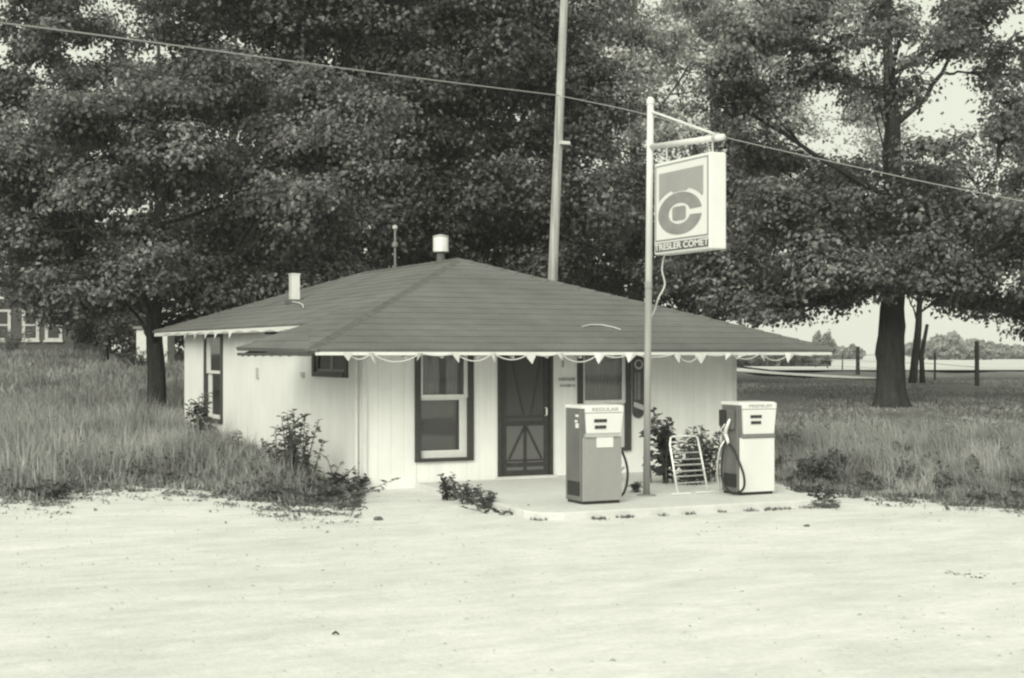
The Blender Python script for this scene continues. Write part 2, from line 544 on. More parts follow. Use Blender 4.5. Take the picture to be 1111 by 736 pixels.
W1 = (0.83, 1.71, 0.44, 2.17)
W2 = (3.55, 4.44, 0.51, 2.17)
DOOR = (2.17, 3.06, 0.10, 2.19)
SW = (0.70, 2.36, 1.69, 2.13)     # on the left wall: along Y
LW = (8.28, 9.74, 0.66, 2.36)

def free_cells(u0, u1, z0, z1, ops):
    us = sorted({u0, u1} | {min(max(o[0], u0), u1) for o in ops} | {min(max(o[1], u0), u1) for o in ops})
    out = []
    for a, b in zip(us[:-1], us[1:]):
        if b - a < 1e-6: continue
        mid = (a + b) / 2
        spans = [(z0, z1)]
        for o in ops:
            if o[0] < mid < o[1]:
                ns = []
                for s, e in spans:
                    if o[3] <= s or o[2] >= e: ns.append((s, e)); continue
                    if o[2] > s: ns.append((s, o[2]))
                    if o[3] < e: ns.append((o[3], e))
                spans = ns
        out += [(a, b, s, e) for s, e in spans]
    return out

# front wall: sheathing plus single vertical boards with open joints
fw = MB()
for a, b, s, e in free_cells(0.02, WX - 0.02, -0.1, WALL_T, [W1, W2, DOOR]):
    fw.box(a, b, 0.02, 0.12, s, e)
front = fw.build('front_wall', MT['wall'], house)
bw_ = 0.2015
k = 0
while True:
    a, b = 0.03 + k * bw_, 0.03 + (k + 1) * bw_ - 0.0025
    if a > WX - 0.1: break
    b = min(b, WX - 0.03)
    off = 0.010 + random.uniform(-0.0015, 0.0015)
    for (p, q, s, e) in free_cells(a, b, 0.02, WALL_T - 0.01, [(o[0] - 0.002, o[1] + 0.002, o[2] - 0.002, o[3] + 0.002) for o in (W1, W2, DOOR)]):
        if q - p > 0.012:
            MB().box(p, q, off, 0.017, s, e).build('board', MT['wall'], front)
    k += 1
# left wall in big sheets with one open joint
lw = MB()
for a, b, s, e in free_cells(0.02, 1.6, -0.1, WALL_T, [SW]) + free_cells(1.6, WY - 0.02, -0.1, 2.46, [SW, LW]):
    lw.box(0.02, 0.12, a, b, s, e)
left = lw.build('side_wall', MT['wall'], house)
for (y0, y1) in ((0.03, 1.22), (1.225, 2.5), (2.505, 4.02), (4.035, 6.6), (6.605, 9.0), (9.005, WY - 0.03)):
    off = random.uniform(-0.002, 0.003)
    m = MB()
    for (p, q, s, e) in free_cells(y0, y1, 0.02, 2.335 if y0 < 1.1 else 2.45, [(o[0] - 0.002, o[1] + 0.002, o[2] - 0.002, o[3] + 0.002) for o in (SW, LW)]):
        m.box(off, 0.017, p, q, s, e)
    m.build('wall_sheet', MT['wall'], left)
MB().box(WX - 0.12, WX - 0.02, 0.12, WY - 0.12, -0.1, WALL_T).build('end_wall', MT['wall'], house)
MB().box(0.12, WX - 0.12, WY - 0.12, WY - 0.02, -0.1, WALL_T).build('rear_wall', MT['wall'], house)
MB().box(0.1, WX - 0.1, 0.1, WY - 0.1, -0.05, 0.06).build('floor', MT['interior'], house)
# corner boards and a thin pipe beside the corner
MB().box(-0.018, 0.05, -0.022, 0.028, 0.0, WALL_T).build('corner_board', MT['trim_white'], house)
MB().box(WX - 0.05, WX + 0.018, -0.022, 0.06, 0.0, WALL_T).build('corner_board', MT['trim_white'], house)
MB().tube([(-0.05, 0.16, 0.0), (-0.05, 0.16, 2.3)], 0.022, 8).build('pipe', MT['trim_white'], house)
# sill skirt: darker board along the front foot
for x0, x1 in ((0.04, DOOR[0] - 0.07), (DOOR[1] + 0.07, WX - 0.04)):
    MB().box(x0, x1, -0.012, 0.018, 0.0, 0.018 if x0 < 1 else 0.115).build('foot_board', MT['trim_white'] if x0 < 1 else MT['soffit'], house)

def front_window(o, upper_curtain, lower, mid):
    x0, x1, z0, z1 = o
    w = MB()
    t = 0.075
    # dark casing standing proud of the boards
    w.box(x0 - 0.03, x0 + t - 0.02, -0.035, 0.10, z0 - 0.04, z1 + 0.03)
    w.box(x1 - t + 0.02, x1 + 0.03, -0.035, 0.10, z0 - 0.04, z1 + 0.03)
    w.box(x0 + t - 0.02, x1 - t + 0.02, -0.033, 0.10, z1 - 0.06, z1 + 0.03)
    w.box(x0 + t - 0.02, x1 - t + 0.02, -0.045, 0.10, z0 - 0.04, z0 + 0.01)
    win = w.build('window', MT['trim_dark'], house)
    a, b = x0 + t - 0.02, x1 - t + 0.02
    s = MB()
    s.box(a, a + 0.045, 0.005, 0.035, mid, z1 - 0.06); s.box(b - 0.06, b, 0.005, 0.035, mid, z1 - 0.06)
    s.box(a + 0.045, b - 0.06, 0.003, 0.037, mid, mid + 0.05); s.box(a + 0.045, b - 0.06, 0.006, 0.034, z1 - 0.11, z1 - 0.06)
    s.build('upper_sash', MT['trim_white'], win)
    s = MB()
    s.box(a, a + 0.03, 0.042, 0.07, z0 + 0.01, mid); s.box(b - 0.12, b, 0.042, 0.07, z0 + 0.01, mid)
    s.box(a + 0.03, b - 0.12, 0.040, 0.072, z0 + 0.01, z0 + 0.12); s.box(a + 0.03, b - 0.12, 0.041, 0.071, mid - 0.03, mid)
    s.build('lower_sash', MT['trim_white'], win)
    MB().box(a + 0.04, b - 0.055, 0.018, 0.022, mid + 0.045, z1 - 0.1).build('pane', MT['glass'], win)
    MB().box(a + 0.025, b - 0.115, 0.054, 0.058, z0 + 0.11, mid - 0.02).build('pane', MT['glass'], win)
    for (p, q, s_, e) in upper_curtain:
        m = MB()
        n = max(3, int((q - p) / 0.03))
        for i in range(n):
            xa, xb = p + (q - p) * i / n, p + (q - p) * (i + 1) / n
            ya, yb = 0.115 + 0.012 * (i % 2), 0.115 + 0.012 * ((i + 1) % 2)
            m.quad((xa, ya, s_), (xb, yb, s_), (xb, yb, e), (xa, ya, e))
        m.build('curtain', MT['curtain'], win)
    for (p, q, s_, e) in lower:
        MB().box(p, q, 0.1, 0.104, s_, e).build('blind', MT['curtain_low'], win)
    return win

front_window(W1, [(0.834, 1.24, 1.30, 2.12), (1.35, 1.70, 1.30, 2.12)], [(0.832, 1.708, 0.45, 1.33)], 1.34)  # gap between the curtains stands in for a dark reflection on the glass
front_window(W2, [(3.555, 4.42, 1.18, 2.02)], [(3.552, 4.438, 0.52, 1.21)], 1.22)

def side_window(o, mid, horizontal):
    y0, y1, z0, z1 = o
    w = MB(); t = 0.09
    w.box(-0.03, 0.10, y0 - 0.03, y0 + t, z0 - 0.05, z1 + 0.04)
    w.box(-0.03, 0.10, y1 - t, y1 + 0.03, z0 - 0.05, z1 + 0.04)
    w.box(-0.028, 0.10, y0 + t, y1 - t, z1 - 0.03, z1 + 0.04)
    w.box(-0.045, 0.10, y0 + t, y1 - t, z0 - 0.05, z0 + 0.03)
    win = w.build('window', MT['trim_dark'], house)
    a, b, c, d = y0 + t, y1 - t, z0 + 0.03, z1 - 0.03
    s = MB()
    if horizontal:
        for p, q in ((a, mid), (mid, b)):
            s.box(0.012, 0.04, p, p + 0.05, c, d); s.box(0.012, 0.04, q - 0.05, q, c, d)
            s.box(0.014, 0.038, p + 0.05, q - 0.05, c, c + 0.04); s.box(0.014, 0.038, p + 0.05, q - 0.05, d - 0.04, d)
        s.build('sash', MT['pill_mid'], win)
        MB().box(0.024, 0.028, a, b, c, d).build('pane', MT['glass'], win)
    else:
        s.box(0.005, 0.035, a, a + 0.12, mid, d); s.box(0.005, 0.035, b - 0.3, b, mid, d)
        s.box(0.004, 0.036, a + 0.12, b - 0.3, mid, mid + 0.06); s.box(0.006, 0.034, a + 0.12, b - 0.3, d - 0.06, d)
        s.build('upper_sash', MT['trim_white'], win)
        s = MB()
        s.box(0.042, 0.07, a, a + 0.06, c, mid); s.box(0.042, 0.07, b - 0.3, b, c, mid); s.box(0.04, 0.072, a + 0.06, b - 0.3, c, c + 0.08)
        s.build('lower_sash', MT['trim_white'], win)
        MB().box(0.018, 0.022, a, b, mid, d).build('pane', MT['glass'], win)
        MB().box(0.053, 0.057, a, b, c, mid).build('pane', MT['glass'], win)
        MB().box(0.09, 0.094, a, b, c, mid).build('blind', MT['pill_light'], win)
    return win
side_window(SW, 1.5, True)
side_window(LW, 1.6, False)
# patches and fittings on the side wall
MB().box(-0.028, 0.0, 2.82, 3.0, 1.62, 1.7).build('meter_box', MT['pill_light'], house)
MB().box(-0.024, 0.0, 5.6, 5.75, 1.55, 1.75).build('wall_patch', MT['pill_light'], house)

# screen door
x0, x1, z0, z1 = DOOR
d = MB()
d.box(x0 - 0.02, x0 + 0.035, -0.03, 0.11, z0, z1 + 0.02); d.box(x1 - 0.035, x1 + 0.02, -0.03, 0.11, z0, z1 + 0.02)
d.box(x0 + 0.035, x1 - 0.035, -0.028, 0.11, z1 - 0.03, z1 + 0.02)
door = d.build('door', MT['door_wood'], house)
a, b = x0 + 0.04, x1 - 0.04
f = MB()
f.box(a, a + 0.085, 0.0, 0.032, z0 + 0.02, z1 - 0.035); f.box(b - 0.085, b, 0.0, 0.032, z0 + 0.02, z1 - 0.035)
f.box(a + 0.085, b - 0.085, 0.001, 0.031, z0 + 0.02, z0 + 0.12); f.box(a + 0.085, b - 0.085, 0.001, 0.031, z1 - 0.13, z1 - 0.035)
f.box(a + 0.085, b - 0.085, 0.001, 0.031, 0.90, 0.97); f.box(a + 0.085, b - 0.085, 0.003, 0.029, 1.02, 1.06)
f.box(a + 0.085, b - 0.085, 0.003, 0.029, 0.275, 0.335); f.box(a + 0.085, b - 0.085, 0.003, 0.029, 0.36, 0.385)
f.build('door_frame', MT['door_wood'], door)
cxm = (a + b) / 2
MB().box(cxm - 0.028, cxm + 0.028, 0.005, 0.027, z0 + 0.12, 0.90).build('mullion', MT['door_wood'], door)
def slat(p, q, wd, y0_, y1_, nm):
    (xa, za), (xb, zb) = p, q
    L_ = math.hypot(xb - xa, zb - za); nx, nz = -(zb - za) / L_ * wd / 2, (xb - xa) / L_ * wd / 2
    bt = [(xa + nx, y0_, za + nz), (xa - nx, y0_, za - nz), (xb - nx, y0_, zb - nz), (xb + nx, y0_, zb + nz)]
    MB().hexa(bt, [(p_[0], y1_, p_[2]) for p_ in bt]).build(nm, MT['door_wood'], door)
slat((cxm - 0.02, 0.88), (a + 0.13, 0.40), 0.032, -0.004, 0.003, 'brace')
slat((cxm + 0.02, 0.88), (b - 0.13, 0.40), 0.032, -0.004, 0.003, 'brace')
slat((cxm - 0.02, 1.06), (a + 0.16, 2.0), 0.026, 0.006, 0.012, 'brace')
slat((cxm + 0.10, 1.06), (b - 0.12, 2.0), 0.026, 0.006, 0.012, 'brace')
MB().box(a + 0.08, b - 0.08, 0.012, 0.016, 0.96, z1 - 0.12).build('screen', MT['screen'], door)
MB().box(a + 0.08, b - 0.08, 0.012, 0.016, z0 + 0.1, 0.91).build('screen', MT['screen_low'], door)
MB().tube([(b - 0.06, -0.005, 1.17), (b - 0.06, -0.045, 1.16), (b - 0.06, -0.045, 1.06), (b - 0.06, -0.005, 1.05)], 0.014, 8).build('door_handle', MT['bright'], door)
MB().box(x0 - 0.06, x1 + 0.06, -0.12, 0.0, 0.098, 0.135).build('threshold', MT['concrete'], door)

# faint painted notice right of the door: too worn to read
nt_ = MB()
def smear(x0_, x1_, zc, hgt, n):
    for i in range(n):
        w_ = (x1_ - x0_) / n
        xa = x0_ + i * w_ + random.uniform(0, .006)
        nt_.box(xa, xa + w_ * random.uniform(0.45, 0.9), -0.0095, -0.0065, zc - hgt / 2 * random.uniform(.7, 1), zc + hgt / 2 * random.uniform(.7, 1))
smear(3.19, 3.48, 1.605, 0.055, 9)
smear(3.21, 3.48, 1.505, 0.045, 8)
smear(3.25, 3.29, 1.84, 0.12, 1)
nt_.build('worn_lettering', MT['letter_faint'], house)

# ------------------------------------------------------------------ roof
def clip(poly, val, keep_ge, key):
    out = []
    n = len(poly)
    for i in range(n):
        p, q = poly[i], poly[(i + 1) % n]
        a_, b_ = key(p) - val, key(q) - val
        ia, ib = (a_ >= -1e-9) == keep_ge or abs(a_) < 1e-9, (b_ >= -1e-9) == keep_ge or abs(b_) < 1e-9
        if ia: out.append(p)
        if (a_ > 1e-9 and b_ < -1e-9) or (a_ < -1e-9 and b_ > 1e-9):
            t = a_ / (a_ - b_)
            out.append(p + (q - p) * t)
    return out

roof = None
def roof_slope(pts, exposure, name='roof_slope'):
    """deck plus overlapping courses of roofing, each a strip of its own"""
    P = [Vector(p) for p in pts]
    n = (P[1] - P[0]).cross(P[2] - P[0]).normalized()
    if n.z < 0: n = -n
    m = MB()
    m.hexa([tuple(p - n * 0.05) for p in P], [tuple(p) for p in P])
    o = m.build(name, MT['roof'], house)
    zmin, zmax = min(p.z for p in P), max(p.z for p in P)
    sl = math.sqrt(max(1e-6, 1 - n.z ** 2))
    dz = exposure * sl
    z = zmin - 0.0001
    while z < zmax - 0.02:
        poly = clip(clip(P, z, True, lambda p: p.z), z + dz * 1.0, False, lambda p: p.z)
        if len(poly) >= 3:
            lo, hi = [], []
            jit = random.uniform(-0.003, 0.004)
            for p in poly:
                t = (p.z - z) / dz
                h = (0.0125 + jit * 0.7) * (1 - t) + 0.005 * t
                lo.append(tuple(p + n * 0.002)); hi.append(tuple(p + n * h))
            MB().hexa(lo, hi).build('roofing_course', MT['roof'], o)
        z += dz
    return o

XR = WX / 2
RA, RB = Vector((XR, 4.0, RZ)), Vector((XR, 9.1, RZ + 0.01))
FLc, FRc = (-EO, -EO, EZ0), (WX + EO - 0.02, -EO, EZ0)
BLc, BRc = (-0.32, 13.3, 2.5), (WX + EO - 0.02, 13.3, EZ0 + 0.05)
CUT_LO, CUT_HI = (-EO, 2.8, EZ0 + 0.04), (-0.32, 1.7, 2.465)
roof_slope([FLc, FRc, tuple(RA)], 0.31)
roof_slope([FRc, BRc, tuple(RB), tuple(RA)], 0.5)
roof_slope([BRc, BLc, tuple(RB)], 0.8)
roof_slope([CUT_HI, tuple(RA), tuple(RB), BLc], 0.31)
roof_slope([FLc, tuple(RA), CUT_HI], 0.31)
roof_slope([FLc, CUT_HI, CUT_LO], 0.31)
def cap(a_, b_, wd, nm='hip_cap', lift=0.03):
    a_, b_ = Vector(a_), Vector(b_)
    d_ = (b_ - a_)
    nseg = max(4, int(d_.length / 0.3))
    t = d_.normalized(); s = t.cross(Vector((0, 0, 1))).normalized(); u = s.cross(t)
    for i in range(nseg):
        p, q = a_ + d_ * (i / nseg), a_ + d_ * ((i + 1) / nseg * 1.0)
        l0, l1 = lift + 0.016, lift + 0.004
        m = MB()
        m.hexa([tuple(p - s * wd + u * (l0 - 0.065)), tuple(p + u * (l0 - 0.01)), tuple(p + s * wd + u * (l0 - 0.065)), tuple(q + s * wd + u * (l1 - 0.065)), tuple(q + u * (l1 - 0.01)), tuple(q - s * wd + u * (l1 - 0.065))],
               [tuple(p - s * wd + u * (l0 - 0.05)), tuple(p + u * l0), tuple(p + s * wd + u * (l0 - 0.05)), tuple(q + s * wd + u * (l1 - 0.05)), tuple(q + u * l1), tuple(q - s * wd + u * (l1 - 0.05))])
        m.build(nm, MT['hip'], house)
cap(FLc, RA, 0.09)
cap(FRc, RA, 0.09)
cap(RA, RB, 0.09, 'ridge_cap')
cap(BLc, RB, 0.09)
# thin white fascia, soffit boards and rafters under the front overhang
MB().box(-EO + 0.06, WX + EO - 0.08, -EO - 0.012, -EO + 0.012, EZ0 - 0.075, EZ0 - 0.03).build('fascia', MT['trim_white'], house)
MB().box(-EO - 0.002, -EO + 0.02, -EO + 0.05, 2.72, EZ0 - 0.085, EZ0 - 0.04).build('fascia', MT['rafter_dark'], house)
m = MB(); m.hexa([(-0.345, 1.9, 2.365), (-0.32, 1.9, 2.365), (-0.32, 13.2, 2.395), (-0.345, 13.2, 2.395)], [(-0.345, 1.9, 2.44), (-0.32, 1.9, 2.44), (-0.32, 13.2, 2.47), (-0.345, 13.2, 2.47)])
m.build('fascia', MT['trim_white'], house)
slope_f = (RZ - EZ0) / (4.0 + EO)
def z_front(y): return EZ0 + (y + EO) * slope_f
m = MB(); m.hexa([(-EO + 0.1, -EO + 0.02, EZ0 - 0.062), (WX + EO - 0.1, -EO + 0.02, EZ0 - 0.062), (WX + 0.1, 0.0, z_front(0) - 0.07), (-0.1, 0.0, z_front(0) - 0.07)],
                 [(-EO + 0.1, -EO + 0.02, EZ0 - 0.052), (WX + EO - 0.1, -EO + 0.02, EZ0 - 0.052), (WX + 0.1, 0.0, z_front(0) - 0.06), (-0.1, 0.0, z_front(0) - 0.06)])
m.build('soffit', MT['soffit'], house)
for i in range(12):
    x = 0.2 + i * 0.55
    m = MB(); m.hexa([(x, -EO + 0.03, EZ0 - 0.12), (x + 0.045, -EO + 0.03, EZ0 - 0.12), (x + 0.045, -0.012, z_front(0) - 0.15), (x, -0.012, z_front(0) - 0.15)],
                     [(x, -EO + 0.03, EZ0 - 0.064), (x + 0.045, -EO + 0.03, EZ0 - 0.064), (x + 0.045, -0.012, z_front(0) - 0.072), (x, -0.012, z_front(0) - 0.072)])
    m.build('rafter', MT['soffit'], house)
# the deep left eave: sagging pale boards and rotten rafter ends showing at the cut
for i, y in enumerate((0.05, 0.5, 0.95, 1.4, 1.85, 2.25, 2.6)):
    zb = 2.36 + 0.02 * i / 6
    m = MB(); m.hexa([(-EO + 0.05, y, EZ0 - 0.1), (-EO + 0.05, y + 0.05, EZ0 - 0.1), (-0.05, y + 0.05, zb - 0.09), (-0.05, y, zb - 0.09)],
                     [(-EO + 0.05, y, EZ0 - 0.055), (-EO + 0.05, y + 0.05, EZ0 - 0.055), (-0.05, y + 0.05, zb), (-0.05, y, zb)])
    m.build('rafter', MT['soffit'] if i < 4 else MT['rafter_dark'], house)
m = MB(); m.hexa([(-0.95, -0.2, 1.985), (-0.88, -0.2, 1.96), (-0.80, 2.7, 1.99), (-0.95, 2.7, 2.0)], [(-0.95, -0.2, 2.0), (-0.88, -0.2, 1.98), (-0.80, 2.7, 2.005), (-0.95, 2.7, 2.015)])
m.build('loose_board', MT['soffit'], house)
for y in (2.9, 3.5, 4.1):
    MB().box(-0.3, 0.0, y, y + 0.06, 2.33, 2.43).build('rafter', MT['rafter_dark'], house)
MB().box(-0.012, 0.018, 2.5, 3.9, 2.22, 2.36).build('dark_gap_panel', MT['rafter_dark'], house)  # dark panel stands for the shaded hole in the decayed eave

# roof fittings: flues, vent, stray wire
zl = 2.5 + (1.2 + 0.32) * (RZ - 2.5) / (XR + 0.32)
v_ = thing('roof_vent', 'white square sheet metal vent on the left roof slope', 'vent', (1.2, 7.4, zl))
MB().box(1.2 - 0.085, 1.2 + 0.085, 7.4 - 0.085, 7.4 + 0.085, zl - 0.1, zl + 0.53).build('duct', MT['bright'], v_)
MB().box(1.2 - 0.15, 1.2 + 0.15, 7.4 - 0.15, 7.4 + 0.15, zl - 0.04, zl + 0.05).build('flashing', MT['rust'], v_)
MB().box(1.2 - 0.095, 1.2 + 0.095, 7.4 - 0.095, 7.4 + 0.095, zl + 0.531, zl + 0.56).build('cap', MT['bright'], v_)
v_ = thing('flue_pipe', 'shiny round metal flue with a drum cap at the roof ridge', 'chimney', (3.2, 4.76, RZ - 0.1))
MB().lathe(3.2, 4.76, [(0.075, RZ - 0.1), (0.075, RZ + 0.2)], 16).build('pipe', MT['rust'], v_, smooth=False)
MB().lathe(3.2, 4.76, [(0.135, RZ + 0.19), (0.145, RZ + 0.2), (0.145, RZ + 0.46), (0.135, RZ + 0.47)], 20).build('drum_cap', MT['bright'], v_)
MB().lathe(3.2, 4.76, [(0.1, RZ + 0.471), (0.152, RZ + 0.475), (0.152, RZ + 0.49), (0.02, RZ + 0.52)], 20).build('lid', MT['metal'], v_)
v_ = thing('vent_stack', 'thin metal stack with a small knob behind the ridge', 'pipe', (3.3, 7.4, RZ - 0.1))
MB().tube([(3.3, 7.4, RZ - 0.1), (3.3, 7.4, RZ + 0.86)], 0.022, 8).build('pipe', MT['pill_mid'], v_)
MB().lathe(3.3, 7.4, [(0.03, RZ + 0.45), (0.06, RZ + 0.48), (0.06, RZ + 0.54), (0.03, RZ + 0.57)], 10).build('collar', MT['pill_mid'], v_)
MB().lathe(3.3, 7.4, [(0.03, RZ + 0.82), (0.055, RZ + 0.84), (0.055, RZ + 0.89), (0.02, RZ + 0.91)], 10).build('knob', MT['pill_light'], v_)
def zL(x): return 2.5 + (x + 0.32) * (RZ - 2.5) / (XR + 0.32) + 0.035
_o = MB().tube([(1.1, 7.2, zL(1.1)), (0.95, 6.3, zL(0.95)), (0.75, 5.4, zL(0.75)), (0.55, 4.7, zL(0.55))], 0.012, 6).build('guy_wire', MT['cord'])
tag(_o, 'pale thin wire lying on the left roof slope below the vent', 'wire')
def zF(y): return z_front(y) + 0.035
_o = MB().tube([(3.55, -0.1, zF(-.1)), (3.75, 0.0, zF(0)), (3.95, 0.0, zF(0)), (4.1, -0.12, zF(-.12)), (4.15, -0.25, zF(-.25))], 0.009, 6).build('stray_wire', MT['cord'])
tag(_o, 'short curl of pale wire lying on the front roof slope', 'wire')

# ------------------------------------------------------------------ pennants under the eave
pn = thing('pennant_string', 'string of white plastic pennants hung along the front eave', 'bunting', (3.2, -EO - 0.03, EZ0 - 0.05))
pts = []
xs = np.arange(-0.75, 7.45, 0.575) + np.random.default_rng(3).normal(0, 0.05, 15)[:len(np.arange(-0.75, 7.45, 0.575))]
for i in range(len(xs) - 1):
    for k_ in range(8):
        t = k_ / 8
        sag = (0.085 + 0.05 * math.sin(i * 2.3)) * (1 - (2 * t - 1) ** 2)
        pts.append((xs[i] + (xs[i + 1] - xs[i]) * t, -EO - 0.03 + 0.01 * math.sin(i + t * 3), EZ0 - 0.045 - sag))
MB().tube(pts, 0.009, 5).build('cord', MT['cord'], pn)
for i, x in enumerate(xs[:-1]):
    rx = random.uniform(-0.9, 0.9); wd = random.uniform(0.05, 0.115); hg = random.uniform(0.09, 0.16)
    y = -EO - 0.045
    p0, p1 = (x - wd, y - wd * math.sin(rx), EZ0 - 0.04), (x + wd * .8, y + wd * math.sin(rx), EZ0 - 0.045)
    tip = (x + random.uniform(-.11, .05), y - 0.03, EZ0 - 0.05 - hg)
    mid_ = ((p0[0] + p1[0]) / 2, y - 0.035, EZ0 - 0.045)
    m = MB(); bse = len(m.v)
    m.v += [p0, mid_, p1, tip, (p0[0], p0[1] + .004, p0[2]), (mid_[0], mid_[1] + .004, mid_[2]), (p1[0], p1[1] + .004, p1[2]), (tip[0], tip[1] + .004, tip[2])]
    m.f += [(0, 3, 1), (1, 3, 2), (4, 5, 7), (5, 6, 7), (0, 4, 7, 3), (2, 3, 7, 6)]
    m.build('pennant', MT['pennant'], pn)
pn2 = thing('pennant_string', 'short run of small white pennants under the left rear eave', 'bunting', (-0.36, 8, 2.42))
MB().tube([(-0.37, 2.6 + 0.5 * i, 2.40 - 0.04 * (i % 2) + 0.0027 * i) for i in range(20)], 0.009, 5).build('cord', MT['cord'], pn2)
for i, y in enumerate((6.2, 7.3, 8.1, 9.0, 9.9)):
    h0 = 2.41; w_ = 0.14
    m = MB(); m.v += [(-0.372, y - w_, h0), (-0.372, y + w_, h0), (-0.40, y, h0 - 0.13), (-0.368, y - w_, h0), (-0.368, y + w_, h0), (-0.396, y, h0 - 0.13)]
    m.f += [(0, 1, 2), (3, 5, 4), (0, 2, 5, 3), (1, 4, 5, 2)]
    m.build('pennant', MT['pennant'], pn2)

# ------------------------------------------------------------------ pill-shaped enamel sign by the window
pl = thing('enamel_sign', 'tall narrow dark enamel sign with rounded ends beside the right window', 'sign', (4.60, -0.01, 1.46))
def pill(cx_, z0_, z1_, r, y0_, y1_):
    pts_ = []
    for k_ in range(13):
        a_ = math.pi * k_ / 12
        pts_.append((cx_ + r * math.cos(a_), z1_ - r + r * math.sin(a_)))
    for k_ in range(13):
        a_ = math.pi + math.pi * k_ / 12
        pts_.append((cx_ + r * math.cos(a_), z0_ + r + r * math.sin(a_)))
    m = MB(); m.hexa([(p[0], y0_, p[1]) for p in pts_], [(p[0], y1_, p[1]) for p in pts_]); return m
PXC = 4.605
pill(PXC, 0.98, 2.00, 0.10, -0.03, -0.006).build('plate', MT['pill'], pl)
def disc(cx_, zc, r, y0_, y1_, n=24, rz=None):
    m = MB(); q = [(cx_ + r * math.cos(2 * math.pi * k_ / n), zc + (rz or r) * math.sin(2 * math.pi * k_ / n)) for k_ in range(n)]
    m.hexa([(p[0], y0_, p[1]) for p in q], [(p[0], y1_, p[1]) for p in q]); return m
disc(PXC, 1.83, 0.078, -0.034, -0.03).build('round_emblem', MT['pill_light'], pl)
disc(PXC, 1.835, 0.052, -0.037, -0.034).build('emblem_centre', MT['pill'], pl)
MB().box(PXC - 0.022, PXC + 0.03, -0.034, -0.03, 1.27, 1.70).build('scale_strip', MT['pill_mid'], pl)
MB().box(PXC - 0.075, PXC - 0.045, -0.034, -0.03, 1.27, 1.70).build('scale_strip', MT['pill_mid'], pl)
m = MB(); m.hexa([(PXC - 0.09, -0.034, 1.24), (PXC - 0.09, -0.034, 1.16), (PXC + 0.09, -0.034, 1.10), (PXC + 0.09, -0.034, 1.18)], [(PXC - 0.09, -0.03, 1.24), (PXC - 0.09, -0.03, 1.16), (PXC + 0.09, -0.03, 1.10), (PXC + 0.09, -0.03, 1.18)])
m.build('pale_band', MT['pill_light'], pl)

# ------------------------------------------------------------------ sign pole and hanging sign
PX, PY = 2.88, -3.15
SX = 2.945                              # the post leans a touch, so arm and sign sit a little farther right
sp = thing('sign_pole', 'tall white sign pole with a braced arm on the concrete apron', 'pole', (PX, PY, SLAB_Z))
MX = PX + (SX - PX) * 0.53
MB().tube([(PX, PY, SLAB_Z - 0.02), (MX, PY, 2.92)], 0.046, 14).build('lower_post', MT['pole_grey'], sp, smooth=True)
MB().tube([(MX, PY, 2.92), (SX, PY, 5.36)], 0.0455, 14).build('upper_post', MT['pole_white'], sp, smooth=True)
MB().lathe(SX, PY, [(0.05, 5.34), (0.056, 5.355), (0.056, 5.40), (0.03, 5.44)], 14).build('post_cap', MT['pole_white'], sp)
MB().lathe(MX, PY, [(0.052, 2.88), (0.052, 2.96)], 14).build('collar', MT['pole_grey'], sp)
MB().lathe(PX, PY, [(0.13, SLAB_Z), (0.13, SLAB_Z + 0.015), (0.06, SLAB_Z + 0.02)], 14).build('base_plate', MT['pole_grey'], sp)
ARM_Z, ARM_E = 4.76, -4.88
MB().tube([(SX, PY, ARM_Z + 0.01), (SX, ARM_E, ARM_Z - 0.09)], 0.04, 12).build('arm', MT['pole_white'], sp, smooth=True)
MB().tube([(SX, PY - 0.04, 5.24), (SX, -4.72, ARM_Z - 0.04)], 0.017, 8).build('brace', MT['pole_white'], sp)
MB().tube([(SX, -4.69, ARM_Z - 0.07), (SX, -4.76, ARM_Z - 0.075)], 0.056, 12).build('clamp', MT['metal'], sp)

